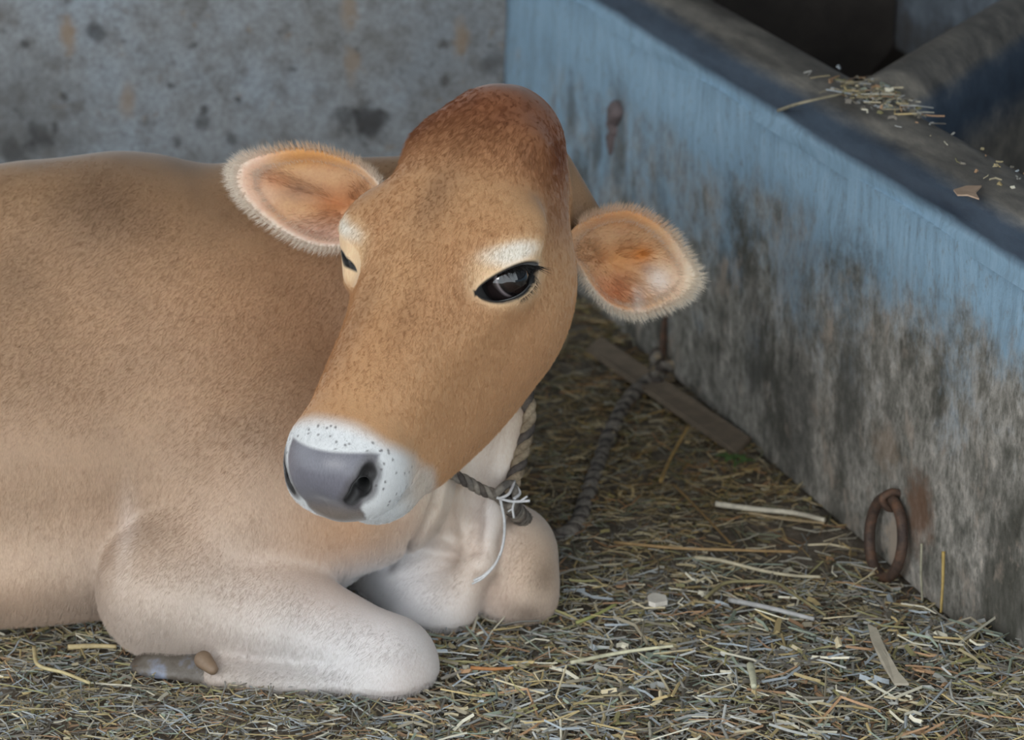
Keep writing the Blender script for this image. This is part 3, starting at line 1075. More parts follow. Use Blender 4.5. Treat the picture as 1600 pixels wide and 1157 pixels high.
# ---- eyes
t = NT('eye_surface')
t.color(t.n('ShaderNodeVertexColor', layer_name='coat').outputs[0]); t.set(Roughness=0.05, Coat_Weight=1.0, Coat_Roughness=0.015, IOR=1.4)
M_EYE = t.m
SV, SF = sphere_grid()
for sgn in (1, -1):
    mir = np.array([sgn, 1, 1])
    gaze = EYE_N + 0.14 * EYE_X + 0.06 * EYE_Y; gaze /= np.linalg.norm(gaze)
    gx_ = np.cross(gaze, (0, 0, 1.0)); gx_ /= np.linalg.norm(gx_); gy_ = np.cross(gaze, gx_)
    hv = SV[:, :1] * gx_ + SV[:, 1:2] * gy_ + SV[:, 2:] * gaze
    bul = 1 + 0.05 * sst(SV[:, 2], 0.75, 1.0)          # cornea
    shift = np.array([EYE_IN if sgn < 0 else 0.0, 0, 0])
    hp = (EYE_C - shift + hv * (EYE_R * bul)[:, None]) * mir
    wp = HT + (hp * HS) @ HB.T
    ang = np.degrees(np.arccos(np.clip(SV[:, 2], -1, 1)))
    ec = np.tile(lin(14, 11, 12), (len(SV), 1))
    ec = blend(ec, lin(30, 20, 17), sst(ang, 20, 26) * sst(ang, 44, 40))
    ec = blend(ec, lin(120, 110, 112), sst(ang, 52, 54) * sst(ang, 60, 57) * sst((hv - gaze) @ EYE_X, -0.2, -0.6))
    ec = blend(ec, lin(34, 27, 27), sst(ang, 56, 60))
    eye = mesh_obj('eye', wp, SF, M_EYE, cow, colors=ec)
    fix_normals(eye)
    # lashes: points along the upper and lower lid
    rs = np.random.RandomState(7)
    R_, D_, L_ = [], [], []
    for k in range(120):
        x = rs.uniform(-0.016, 0.034)
        tt = (x + 0.044) / 0.080
        yy = 0.0148 * np.sin(np.pi * tt ** 0.80) ** 0.8 - 0.009 * (1 - tt) + 0.004 * tt + rs.uniform(0.000, 0.002)
        z = math.sqrt(max((EYE_R + 0.0025) ** 2 - min(x * x + yy * yy, 0.0006), 1e-6))
        R_.append(EYE_C + EYE_X * x + EYE_Y * yy + EYE_N * z)
        D_.append(EYE_N * 0.75 + EYE_X * (0.25 + 12 * x) + EYE_Y * rs.uniform(-0.75, -0.15) + rs.normal(size=3) * 0.10)
        L_.append(rs.uniform(0.014, 0.026))
    for k in range(60):
        x = rs.uniform(0.0, 0.030)
        tt = (x + 0.044) / 0.080
        yy = -0.0185 * np.sin(np.pi * tt ** 0.92) ** 0.75 - 0.009 * (1 - tt) + 0.004 * tt - rs.uniform(0.0005, 0.0025)
        z = math.sqrt(max((EYE_R + 0.0025) ** 2 - min(x * x + yy * yy, 0.0006), 1e-6))
        R_.append(EYE_C + EYE_X * x + EYE_Y * yy + EYE_N * z)
        D_.append(EYE_N * 0.35 + EYE_X * 0.3 - EYE_Y * rs.uniform(0.6, 1.0) + rs.normal(size=3) * 0.10)
        L_.append(rs.uniform(0.006, 0.012))
    R_ = (np.array(R_) - shift) * mir; D_ = np.array(D_) * mir
    o = strands('eyelash', HT + (R_ * HS) @ HB.T, D_ @ HB.T, np.array(L_), 0.0007, np.tile(lin(20, 16, 15), (180, 1)), M_HAIR, cow)
    o['label'] = 'black eyelashes'; o['kind'] = 'stuff'


# ---- ears: cupped leaves with thickness, laid out on their own inclined planes
def catmull(pts, n):
    pts = np.asarray(pts, float); k = len(pts)
    out = []
    for q in np.linspace(0, k, n, endpoint=False):
        i = int(q); f = q - i
        p0, p1, p2, p3 = (pts[(i+j-1) % k] for j in range(4))
        out.append(0.5 * (2*p1 + (p2-p0)*f + (2*p0-5*p1+4*p2-p3)*f*f + (3*p1-p0-3*p2+p3)*f**3))
    return np.array(out)


t = NT('ear_skin')
at = t.n('ShaderNodeVertexColor', layer_name='coat').outputs[0]
f2 = t.noise(t.pos(), 260, 4, 0.7)
f3 = t.noise(t.pos(), 42, 4, 0.6)
c = t.mix(0.4, at, t.ramp(f2, [(0.3, (0.36, 0.36, 0.36)), (0.7, (0.62, 0.62, 0.62))]), 'OVERLAY')
c = t.mix(0.4, c, t.ramp(f3, [(0.3, (0.34, 0.34, 0.34)), (0.7, (0.62, 0.62, 0.62))]), 'OVERLAY')
t.color(c); t.bump(f2, 0.3, 0.002)
t.set(Roughness=0.7, Sheen_Weight=0.2, Subsurface_Weight=0.08)
t.b.inputs['Subsurface Radius'].default_value = (0.02, 0.008, 0.004)
M_EAR = t.m


def make_ear(outline, conch, base, tip, y_base, y_tip, depth, label, seed, colfun):
    """outline, conch (deepest point), base and tip in survey pixels; depth runs from y_base to y_tip"""
    NO, NR = 96, 16
    O = catmull(outline, NO)
    O = np.asarray(conch, float) + (O - np.asarray(conch, float)) * 0.955
    ax = np.array(tip, float) - base
    axl = np.linalg.norm(ax)
    def depth_of(uv):
        k = ((uv - base) @ ax) / axl ** 2
        return y_base + (y_tip - y_base) * k
    vf, vb, cf = [], [], []
    conch = np.array(conch, float)
    info = []
    for i in range(NR + 1):
        r = i / NR
        for j in range(NO):
            uv = conch + (O[j] - conch) * r
            k = ((uv - base) @ ax) / axl ** 2
            prox = np.clip(1 - k, 0, 1)
            cup = depth * (1 - r ** 2.2) * (0.35 + 0.65 * prox)
            # rib ridges inside
            j_ang = 2 * math.pi * j / NO
            rib = 0.003 * math.sin(3 * j_ang + 0.6) * math.sin(math.pi * min(r * 1.1, 1))
            lip = 0.006 * math.sin(math.pi * np.clip((r - 0.75) / 0.25, 0, 1))
            y = depth_of(uv) + cup + rib - lip
            pf = at_y(uv[0], uv[1], y)
            vf.append(pf)
            info.append((r, k, j_ang, *uv))
            th = 0.004 + 0.006 * (1 - r) 
            if i == NR: th = 0.0025
            uvb = conch + (O[j] - conch) * (r * (1.0 if i < NR else 0.995))
            pb = at_y(uvb[0], uvb[1], y + th + 0.018 * (1 - r) * prox)
            vb.append(pb)
    vf = np.array(vf); vb = np.array(vb); n = len(vf)
    vs = np.concatenate([vf, vb])
    fs = []
    for i in range(NR):
        for j in range(NO):
            a, b = i*NO+j, i*NO+(j+1) % NO
            c_, d_ = (i+1)*NO+(j+1) % NO, (i+1)*NO+j
            if i == 0: fs += [(a, c_, d_), (n+a, n+d_, n+c_)]
            else: fs += [(a, b, c_, d_), (n+a, n+d_, n+c_, n+b)]
    for j in range(NO):
        a, b = NR*NO+j, NR*NO+(j+1) % NO
        fs.append((a, b, n+b, n+a))
    info = np.array(info)
    cf = colfun(info)
    cb = np.tile(TAN * 0.95, (n, 1))
    ear = mesh_obj('ear', vs, fs, M_EAR, cow, colors=np.concatenate([cf, cb]))
    fix_normals(ear)
    ear['label'] = label
    # hair: a pale fringe round the edge, finer hair lying over the inside
    rs = np.random.RandomState(seed)
    nf = 9000
    jj = rs.randint(0, NO, nf)
    rr = 1.0 - 0.26 * rs.uniform(0, 1, nf) ** 1.6
    uv = conch + (O[jj] + rs.normal(size=(nf, 2)) * 1.5 - conch) * rr[:, None]
    kk = ((uv - base) @ ax) / axl ** 2
    keep = kk > 0.02
    tan_ = np.roll(O, -1, 0) - np.roll(O, 1, 0)
    outw = np.stack([tan_[:, 1], -tan_[:, 0]], 1); outw /= np.linalg.norm(outw, axis=1)[:, None]
    cen = O.mean(0)
    sg = np.sign(((O - cen) * outw).sum(1).mean()); outw *= sg
    d2 = outw[jj] + 0.55 * ax / axl + rs.normal(size=(nf, 2)) * 0.22
    d2 /= np.linalg.norm(d2, axis=1)[:, None]
    roots, dirs = [], []
    for q in range(nf):
        y = depth_of(uv[q]) + depth * (1 - rr[q] ** 2.2) * (0.35 + 0.65 * np.clip(1 - kk[q], 0, 1)) - 0.004
        roots.append(at_y(uv[q][0], uv[q][1], y))
        dirs.append(RTV * d2[q][0] - UPV * d2[q][1] - FWD * rs.uniform(-0.25, 0.6))
    fi = np.stack([np.full(nf, 1.0) * rr, kk, 2 * math.pi * jj / NO, uv[:, 0], uv[:, 1]], 1)
    fc = colfun(fi) * rs.uniform(0.85, 1.12, (nf, 1))
    fc = blend(fc, lin(238, 224, 204), np.full(nf, 0.45))
    strands('ear_fringe', np.array(roots)[keep], np.array(dirs)[keep], rs.uniform(0.006, 0.014, nf)[keep], 0.00036, np.clip(fc[keep], 0, 1), M_HAIR, ear, seed=seed)['kind'] = 'stuff'
    ni = 4200
    jj = rs.randint(0, NO, ni); rr = np.sqrt(rs.uniform(0.03, 0.92, ni))
    uv = conch + (O[jj] - conch) * rr[:, None]
    kk = ((uv - base) @ ax) / axl ** 2
    roots, dirs = [], []
    for q in range(ni):
        y = depth_of(uv[q]) + depth * (1 - rr[q] ** 2.2) * (0.35 + 0.65 * np.clip(1 - kk[q], 0, 1)) + 0.001
        roots.append(at_y(uv[q][0], uv[q][1], y))
        o2 = (uv[q] - conch); o2 = o2 / (np.linalg.norm(o2) + 1)
        v2 = o2 * 0.6 + 0.6 * ax / axl + rs.normal(size=2) * 0.3
        dirs.append(RTV * v2[0] - UPV * v2[1] - FWD * rs.uniform(0.15, 0.7))
    fi = np.stack([rr, kk, 2 * math.pi * jj / NO, uv[:, 0], uv[:, 1]], 1)
    fc = colfun(fi) * rs.uniform(0.7, 1.25, (ni, 1))
    strands('ear_hair', np.array(roots), np.array(dirs), rs.uniform(0.006, 0.014, ni), 0.0005, np.clip(fc, 0, 1), M_HAIR, ear, seed=seed + 1)['kind'] = 'stuff'
    return ear


def ear_near_col(info):
    r, k, a, u, v = info.T
    c = np.tile(lin(214, 170, 128), (len(info), 1))
    c = blend(c, lin(226, 192, 172), sst(v, 325, 370) * 0.9)
    c = blend(c, lin(222, 184, 160), sst(u, 450, 400) * 0.8)
    c = blend(c, lin(206, 146, 84), sst(v, 275, 245) * sst(u, 400, 470) * sst(r, 0.4, 0.8))
    c = blend(c, lin(186, 112, 60), np.exp(-(((u - 525) / 45) ** 2 + ((v - 318) / 26) ** 2)) * 0.8)
    c = blend(c, lin(150, 108, 86), np.exp(-(((u - 465) / 34) ** 2 + ((v - 300) / 16) ** 2)) * 0.7)
    c = blend(c, lin(196, 132, 88), np.exp(-(((u - 430) / 30) ** 2 + ((v - 283) / 14) ** 2)) * 0.7)
    c = blend(c, lin(240, 228, 214), sst(r, 0.86, 0.99) * (sst(v, 240, 300) + sst(u, 420, 370) * 0.6).clip(0, 1))
    return c


def ear_far_col(info):
    r, k, a, u, v = info.T
    c = np.tile(lin(214, 170, 128), (len(info), 1))
    c = blend(c, lin(200, 130, 66), np.exp(-(((u - 970) / 40) ** 2 + ((v - 405) / 28) ** 2)) * 0.8)
    c = blend(c, lin(206, 120, 30), np.exp(-(((u - 1003) / 16) ** 2 + ((v - 398) / 14) ** 2)) * 0.9)
    c = blend(c, lin(214, 134, 86), np.exp(-(((u - 960) / 34) ** 2 + ((v - 455) / 24) ** 2)) * 0.8)
    c = blend(c, lin(150, 104, 78), np.exp(-(((u - 1012) / 10) ** 2 + ((v - 420) / 10) ** 2)) * 0.8)
    c = blend(c, lin(236, 222, 212), np.exp(-(((u - 1030) / 20) ** 2 + ((v - 440) / 22) ** 2)) * 0.85)
    c = blend(c, lin(236, 222, 212), np.exp(-(((u - 996) / 9) ** 2 + ((v - 470) / 20) ** 2)) * 0.8)
    c = blend(c, lin(238, 222, 200), sst(u, 1035, 1085) * 0.75)
    c = blend(c, lin(216, 150, 92), sst(v, 370, 338) * 0.8)
    c = blend(c, lin(244, 232, 214), sst(r, 0.88, 0.99) * sst(v, 400, 450))
    return c


make_ear([(602, 300), (575, 262), (530, 240), (470, 226), (405, 233), (364, 247), (351, 266), (355, 292), (382, 326), (438, 368), (492, 390), (545, 388), (590, 360)],
         (545, 322), np.array((600, 320.0)), (352, 268), 3.290, 3.315, 0.040, 'ear against the flank with orange-tan inside and pale fringe', 11, ear_near_col)
make_ear([(880, 395), (884, 368), (900, 348), (925, 333), (952, 325), (985, 322), (1020, 335), (1055, 362), (1080, 395), (1102, 435), (1085, 465), (1058, 480), (1020, 495), (985, 497), (950, 482), (920, 450), (900, 415)],
         (955, 412), np.array((892, 385.0)), (1102, 437), 3.265, 3.330, 0.042, 'ear against the blue trough wall with orange inside and pale fringe', 12, ear_far_col)
lap('ears')

# ---- hoof and dew claw of the folded near foreleg
t = NT('hoof_horn')
n1 = t.noise(t.pos(), 26, 5, 0.65)
t.color(t.ramp(n1, [(0.32, lin(74, 64, 54)), (0.48, lin(104, 96, 88)), (0.64, lin(128, 134, 150))])); t.set(Roughness=0.5); t.bump(n1, 0.3, 0.004)
M_HOOF = t.m
M_CLAW = plain('dew_claw_horn', (128, 106, 86), 0.6, 40, 0.25, 0.2)


def lump(name, a, b, ra, rb, flat, ff, mat, parent, step=0.006):
    f = lambda p: cone(p, a, b, ra, rb, flat, ff)
    m = max(ra, rb) + 0.015
    lo = np.minimum(a, b) - m; hi = np.maximum(a, b) + m
    v, q = surface_net(f, lo, hi, step)
    v = project(f, v, 2)
    o = mesh_obj(name, v, q, mat, parent)
    fix_normals(o)
    return o


def hoof_shape(p):
    d = cone(p, Y(330, 1062, 3.105), Y(245, 1060, 3.125), 0.032, 0.033)
    d = smin(d, cone(p, Y(245, 1060, 3.125), Y(196, 1070, 3.120), 0.029, 0.012), 0.02)
    d = smax(d, -cone(p, Y(180, 1075, 3.07), Y(290, 1062, 3.06), 0.004, 0.003), 0.006)      # cleft
    d = smax(d, -(p[:, 2] - 0.003), 0.01)
    return d


v, q = surface_net(hoof_shape, (-0.52, 3.02, -0.01), (-0.28, 3.20, 0.13), 0.006)
hoof = mesh_obj('hoof', project(hoof_shape, v, 2), q, M_HOOF, cow); fix_normals(hoof)
hoof['label'] = 'grey hoof tucked under the elbow'
claw = lump('dew_claw', Y(318, 1032, 3.078), Y(332, 1046, 3.064), 0.011, 0.007, None, 1, M_CLAW, cow, 0.004)
lap('hoof')
# ---- short coat on the parts in view, grown from the body itself
NRM = np.empty(len(body.data.vertices) * 3, np.float32)
body.data.vertices.foreach_get('normal', NRM); NRM = NRM.reshape(-1, 3).astype(float)
qh = to_head(V)
hd = f_head(qh.copy())
on_head = sst(hd, 0.012, 0.002)
vx, vy, vz = eye_xy(qh)
lidv = eye_lids(vx, vy)
toC = CAMP - V; toC /= np.linalg.norm(toC, axis=1)[:, None]
facing = (NRM * toC).sum(1)
zc = (V - CAMP) @ FWD
pu = 800 + FPX * (V[:, 0]) / zc
pv = 533.5 - FPX * ((V - CAMP) @ UPV) / zc
inview = sst(pu, -560, -400) * (0.35 + 0.65 * sst(pu, -140, -40)) * (facing > -0.45)
pad_w = sst(nose_pad(qh), -0.001, 0.005)
dens = inview * np.where((on_head > 0.5) & (lidv < 0.007) & (vz > -0.02), 0.0, 1.0)
dens *= np.where(on_head > 0.5, pad_w * sst(nostril(qh), 0.003, 0.007), 1.0)
leng = np.full(len(V), 0.55)
leng = leng * (1 - on_head) + on_head * (0.42 + 0.75 * sst(qh[:, 1], 0.13, 0.02) * sst(qh[:, 2], -0.12, -0.04) - 0.22 * sst(qh[:, 1], 0.36, 0.44))
leng *= 1 - 0.6 * sst(nostril(qh), 0.02, 0.005) * (on_head > 0.5)
leng *= 1 - 0.5 * np.exp(-(np.maximum(lidv, 0) / 0.012) ** 2) * (on_head > 0.5) * (vz > -0.02)


def vgroup(ob, name, w):
    g = ob.vertex_groups.new(name=name)
    lev = np.round(np.clip(w, 0, 1) * 24).astype(int)
    for k in range(1, 25):
        ids = np.nonzero(lev == k)[0]
        if len(ids): g.add(ids.tolist(), k / 24.0, 'REPLACE')
    return g


def fur(ob, name, count, children, length, align, normal, rand, dgroup, lgroup, mat_slot, root=0.00016):
    md = ob.modifiers.new(name, 'PARTICLE_SYSTEM')
    ps = md.particle_system
    st = ps.settings
    st.name = name
    st.type = 'HAIR'
    st.use_advanced_hair = True
    st.count = count
    st.hair_step = 2
    st.display_step = 2
    st.render_step = 2
    k = length / 4.0                      # growth speed that gives this length
    st.normal_factor = normal * k
    st.object_align_factor = tuple(float(a) * k for a in align)
    st.factor_random = rand * k
    st.child_type = 'INTERPOLATED'
    st.child_percent = 1
    st.rendered_child_count = children
    st.child_length = 1.0
    st.roughness_1 = 0.0
    st.roughness_2 = 0.003
    st.roughness_endpoint = 0.0015
    st.root_radius = root
    st.tip_radius = root * 0.25
    st.radius_scale = 1.0
    st.shape = 0.0
    st.material = mat_slot
    ps.vertex_group_density = dgroup
    ps.vertex_group_length = lgroup
    ps.seed = 3
    return ps


vgroup(body, 'fur_head', dens * (on_head > 0.5))
upw = sst(NRM[:, 2], 0.25, 0.60)
vgroup(body, 'fur_upper', dens * (on_head <= 0.5) * upw)
vgroup(body, 'fur_trunk', dens * (on_head <= 0.5) * (1 - upw))
vgroup(body, 'fur_length', leng)
t = NT('cow_hair')
at = t.n('ShaderNodeVertexColor', layer_name='coat').outputs[0]
rv = t.ramp(t.n('ShaderNodeHairInfo').outputs['Random'], [(0.0, (0.42, 0.42, 0.42)), (1.0, (0.62, 0.62, 0.62))])
t.color(t.mix(0.6, at, rv, 'OVERLAY'))
t.set(Roughness=0.55)
M_CHAIR = t.m
body.data.materials.append(M_CHAIR)
fur(body, 'fur_upper', 20000, 12, 0.0125, (-0.35, -0.60, -0.36), 0.32, 0.10, 'fur_upper', 'fur_length', 2)
fur(body, 'fur_trunk', 34000, 12, 0.0125, (-0.30, 0.0, -0.76), 0.26, 0.10, 'fur_trunk', 'fur_length', 2)
fur(body, 'fur_head', 20000, 14, 0.0135, tuple(0.55 * HB[:, 1] + np.array((0.0, 0.0, -0.12))), 0.30, 0.20, 'fur_head', 'fur_length', 2)
lap('fur')
# ------------------------------------------------------------------ rope, ironwork, straw
def smooth_path(pts, n):
    pts = np.asarray(pts, float)
    k = len(pts)
    P_ = np.concatenate([[2*pts[0]-pts[1]], pts, [2*pts[-1]-pts[-2]]])
    out = []
    for q in np.linspace(0, k - 1, n):
        i = min(int(q), k - 2); f = q - i
        p0, p1, p2, p3 = P_[i], P_[i+1], P_[i+2], P_[i+3]
        out.append(0.5 * (2*p1 + (p2-p0)*f + (2*p0-5*p1+4*p2-p3)*f*f + (3*p1-p0-3*p2+p3)*f**3))
    return np.array(out)


def frames(path):
    T_ = np.gradient(path, axis=0); T_ /= np.linalg.norm(T_, axis=1)[:, None]
    u = np.cross(T_[0], (0.3, 0.5, 0.8)); u /= np.linalg.norm(u)
    U = [u]
    for i in range(1, len(path)):
        u = U[-1] - T_[i] * (U[-1] @ T_[i]); u /= np.linalg.norm(u); U.append(u)
    U = np.array(U)
    return T_, U, np.cross(T_, U)


def tube(path, r, sides=8, cap=True):
    path = np.asarray(path); n = len(path)
    r = np.broadcast_to(r, n)
    T_, U, W = frames(path)
    vs = []
    for i in range(n):
        for k in range(sides):
            a = 2 * math.pi * k / sides
            vs.append(path[i] + (U[i] * math.cos(a) + W[i] * math.sin(a)) * r[i])
    fs = [(i*sides+k, i*sides+(k+1) % sides, (i+1)*sides+(k+1) % sides, (i+1)*sides+k) for i in range(n-1) for k in range(sides)]
    if cap: fs += [tuple(reversed(range(sides))), tuple(range((n-1)*sides, n*sides))]
    return vs, fs


def twisted(path, R, strands_n, r, pitch, sides=6):
    """list of the separate strand tubes of a laid rope"""
    T_, U, W = frames(path)
    s = np.concatenate([[0], np.cumsum(np.linalg.norm(np.diff(path, axis=0), axis=1))])
    out = []
    for k in range(strands_n):
        a = 2 * math.pi * (s / pitch) + 2 * math.pi * k / strands_n
        out.append(tube(path + (U * np.cos(a)[:, None] + W * np.sin(a)[:, None]) * R, r, sides))
    return out


def rope_mat(name, a, b):
    t = NT(name)
    P = t.pos()
    f = t.noise(P, 320, 4, 0.7)
    g = t.noise(P, 40, 3, 0.6)
    c = t.ramp(g, [(0.35, tuple(lin(*a))), (0.65, tuple(lin(*b)))])
    c = t.mix(0.5, c, t.ramp(f, [(0.3, (0.28, 0.28, 0.28)), (0.7, (0.68, 0.68, 0.68))]), 'OVERLAY')
    t.color(c); t.bump(f, 0.5, 0.002); t.set(Roughness=0.85)
    return t.m


M_ROPE_TAN = rope_mat('rope_tan', (116, 100, 80), (166, 148, 124))
M_ROPE_DARK = rope_mat('rope_dark', (60, 54, 52), (98, 88, 80))
M_ROPE_GREY = rope_mat('rope_grey', (98, 92, 86), (146, 136, 124))
M_STRING = plain('pale_string', (206, 204, 204), 0.7, 200, 0.15)


def gz(u, v, lift):
    """point lying 'lift' above the ground under a survey pixel"""
    p = at_z(u, v, lift)
    h = float(ground_h(np.array(p[0]), np.array(p[1])))
    return at_z(u, v, lift + h)


tether = empty('tether_rope', tuple(gz(880, 835, 0.0)))
tag(tether, 'old braided rope tied round the neck and trailing to the staple', 'rope')


def rope_part(name, path, R, r, pitch, mats, parent):
    """laid rope: one part, its strands as sub-parts"""
    tw = twisted(path, R, len(mats), r, pitch)
    first = mesh_obj(name, *tw[0], mats[0], parent)
    for (v, f), m in zip(tw[1:], mats[1:]):
        o = mesh_obj('rope_strand', v, f, m)
        o.parent = first
        o.matrix_parent_inverse = Matrix.Translation(-Vector(parent.location)).inverted() @ Matrix.Translation(-Vector(parent.location))
    return first


collar = [at_y(600, 560, 3.40), at_y(640, 640, 3.30), at_y(680, 712, 3.245), at_y(706, 740, 3.228), at_y(728, 752, 3.226), at_y(752, 766, 3.232), at_y(784, 777, 3.238)]
rope_part('collar_front', smooth_path(collar, 70), 0.0034, 0.0042, 0.030, [M_ROPE_GREY, M_ROPE_DARK, M_ROPE_GREY], tether)
side = [at_y(770, 560, 3.335), at_y(815, 600, 3.318), at_y(826, 645, 3.300), at_y(819, 690, 3.290), at_y(808, 735, 3.272), at_y(793, 776, 3.246)]
rope_part('collar_side', smooth_path(side, 70), 0.0046, 0.0054, 0.042, [M_ROPE_TAN, M_ROPE_DARK, M_ROPE_TAN], tether)
lead = [at_y(793, 776, 3.246), at_y(803, 796, 3.262), at_y(824, 818, 3.33), gz(850, 838, 0.010), gz(878, 838, 0.009), gz(902, 820, 0.009), gz(914, 785, 0.009), gz(928, 745, 0.009), gz(944, 700, 0.009), gz(962, 660, 0.009), gz(985, 622, 0.011), gz(1012, 598, 0.02), gz(1030, 588, 0.03)]
rope_part('lead', smooth_path(lead, 220), 0.0060, 0.0062, 0.030, [M_ROPE_GREY, M_ROPE_DARK, M_ROPE_GREY], tether)
# knot at the throat
kc = at_y(790, 774, 3.238)
rs = np.random.RandomState(2)
kp = [kc + np.array((0.012 * math.cos(a) , 0.010 * math.sin(2 * a), 0.013 * math.sin(a) )) for a in np.linspace(0, 2 * math.pi * 1.6, 14)]
mesh_obj('knot', *tube(smooth_path(kp, 60), 0.0050, 8), M_ROPE_GREY, tether)
for pts, r in (([(776, 778, 3.226), (800, 784, 3.222), (828, 783, 3.222)], 0.0018), ([(812, 784, 3.222), (824, 776, 3.222)], 0.0013),
               ([(800, 752, 3.25), (812, 770, 3.24), (803, 780, 3.225)], 0.0020), ([(779, 780, 3.225), (795, 772, 3.222), (804, 752, 3.25)], 0.0018),
               ([(804, 783, 3.222), (801, 795, 3.222), (803, 810, 3.222)], 0.0014), ([(801, 795, 3.222), (794, 800, 3.222)], 0.0010)):
    mesh_obj('frayed_end', *tube(smooth_path([at_y(*p) for p in pts], 14), r, 6), M_STRING, tether)
st_pts = [(782, 782, 3.226), (788, 815, 3.224), (786, 850, 3.226), (776, 878, 3.222), (758, 898, 3.214), (740, 908, 3.210)]
sp = smooth_path([at_y(*p) for p in st_pts], 50)
mesh_obj('string_tail', *tube(sp, 0.0017, 8), M_STRING, tether)
mesh_obj('string_tail', *tube(sp[24:] + np.array((-0.002, -0.003, -0.003)), 0.0012, 8), M_STRING, tether)

# ---- ironwork
t = NT('rusty_iron')
P = t.pos()
n1 = t.noise(P, 35, 6, 0.7); n2 = t.noise(P, 160, 4, 0.7)
c = t.ramp(n1, [(0.32, lin(58, 48, 44)), (0.5, lin(86, 68, 58)), (0.68, lin(118, 86, 66))])
c = t.mix(0.5, c, t.ramp(n2, [(0.35, (0.32, 0.32, 0.32)), (0.65, (0.64, 0.64, 0.64))]), 'OVERLAY')
t.color(c); t.set(Roughness=0.7, Metallic=0.25); t.bump(n2, 0.4, 0.002)
M_RUST = t.m
M_RUSTB = plain('flat_rust', (124, 109, 92), 0.75, 40, 0.22, 0.3)


def beveled(name, corners, thick, mat, parent=None, bev=0.002):
    """thick plate from four ground corners"""
    lo = [np.array(c) for c in corners]; hi = [c + np.array((0, 0, thick)) for c in lo]
    bm = bmesh.new()
    vs = [bm.verts.new(tuple(p)) for p in lo + hi]
    for f in ((3, 2, 1, 0), (4, 5, 6, 7), (0, 1, 5, 4), (1, 2, 6, 5), (2, 3, 7, 6), (3, 0, 4, 7)):
        bm.faces.new([vs[i] for i in f])
    bmesh.ops.recalc_face_normals(bm, faces=bm.faces)
    bmesh.ops.bevel(bm, geom=list(bm.edges), offset=bev, segments=2, affect='EDGES')
    me = bpy.data.meshes.new(name); bm.to_mesh(me); bm.free()
    me.materials.append(mat)
    o = bpy.data.objects.new(name, me); COL.objects.link(o)
    return o


bar = beveled('iron_bar', [gz(916, 552, 0.012), gz(938, 531, 0.012), gz(1174, 692, 0.012), gz(1150, 716, 0.012)], 0.008, M_RUSTB)
tag(bar, 'flat rusty iron bar lying at the foot of the trough', 'iron bar')

staple = empty('iron_staple', tuple(gz(1042, 600, 0)))
tag(staple, 'upright rusty iron staple that holds the end of the rope', 'staple')
b0, b1 = gz(1030, 598, -0.01), gz(1052, 604, -0.01)
top0, top1 = b0 + np.array((0.008, 0.0, 0.100)), b1 + np.array((0.006, 0.0, 0.104))
mesh_obj('staple_loop', *tube(smooth_path([b0, (b0 + top0) / 2, top0, (top0 + top1) / 2 + np.array((0, 0, 0.010)), top1, (b1 + top1) / 2, b1], 60), 0.0055, 10), M_RUST, staple)
# turns of the rope round the staple
cc0 = (b0 + b1) / 2 + np.array((0, 0, 0.022))
turns = [cc0 + np.array((0.017 * math.cos(a), 0.014 * math.sin(a), 0.0028 * a - 0.022 + 0.004 * math.sin(3 * a))) for a in np.linspace(0, 2 * math.pi * 2.6, 40)]
rope_part('hitch', smooth_path(turns, 150), 0.0050, 0.0052, 0.028, [M_ROPE_GREY, M_ROPE_DARK, M_ROPE_TAN], tether)

ring = empty('tether_ring', tuple(trough_at(1400, 885)))
tag(ring, 'rusty iron ring hanging low on the trough wall', 'ring')
rc_ = trough_at(1402, 838)
axu = np.array((*TDIR, 0)); axn = np.array((*TNRM, 0))
RH, RW = 0.0500, 0.0440
rp_ = []
for a in np.linspace(0, 2 * math.pi, 49):
    tilt = 0.010 + 0.010 * (1 - math.cos(a - math.pi)) * 0.5 
    rp_.append(rc_ + axu * (RW * math.sin(a)) + np.array((0, 0, RH * math.cos(a) * 1.03)) + axn * (0.010 + 0.012 * (1 - math.cos(a)) / 2))
mesh_obj('ring_loop', *tube(np.array(rp_), 0.0072, 12, cap=False), M_RUST, ring)
tp = rc_ + np.array((0, 0, RH * 1.03))
mesh_obj('ring_staple', *tube(smooth_path([tp - axn * 0.012 + np.array((0, 0, 0.002)), tp + axn * 0.010 + np.array((0, 0, 0.010)), tp + axn * 0.024 + np.array((0, 0, 0.002)), tp + axn * 0.012 - np.array((0, 0, 0.012)), tp - axn * 0.012 - np.array((0, 0, 0.010))], 30), 0.0050, 10), M_RUST, ring)

# rusty stub let into the blue wall
def stub_shape(p):
    a = trough_at(966, 174, -0.006); b = trough_at(963, 228, -0.010)
    d = smin(cone(p, a, b, 0.017, 0.015), cone(p, trough_at(967, 172, 0.000), trough_at(966, 182, 0.000), 0.012, 0.010), 0.012)
    return d + 0.0025 * np.sin(p[:, 2] * 260) * np.sin(p[:, 1] * 190)


sc_ = trough_at(966, 200)
v, q = surface_net(stub_shape, sc_ - 0.07, sc_ + 0.07, 0.006)
o = mesh_obj('iron_stub', project(stub_shape, v, 2), q, plain('stub_rust', (104, 92, 92), 0.75, 40, 0.3, 0.4)); fix_normals(o)
tag(o, 'short rust brown stub let into the blue trough wall', 'stub')

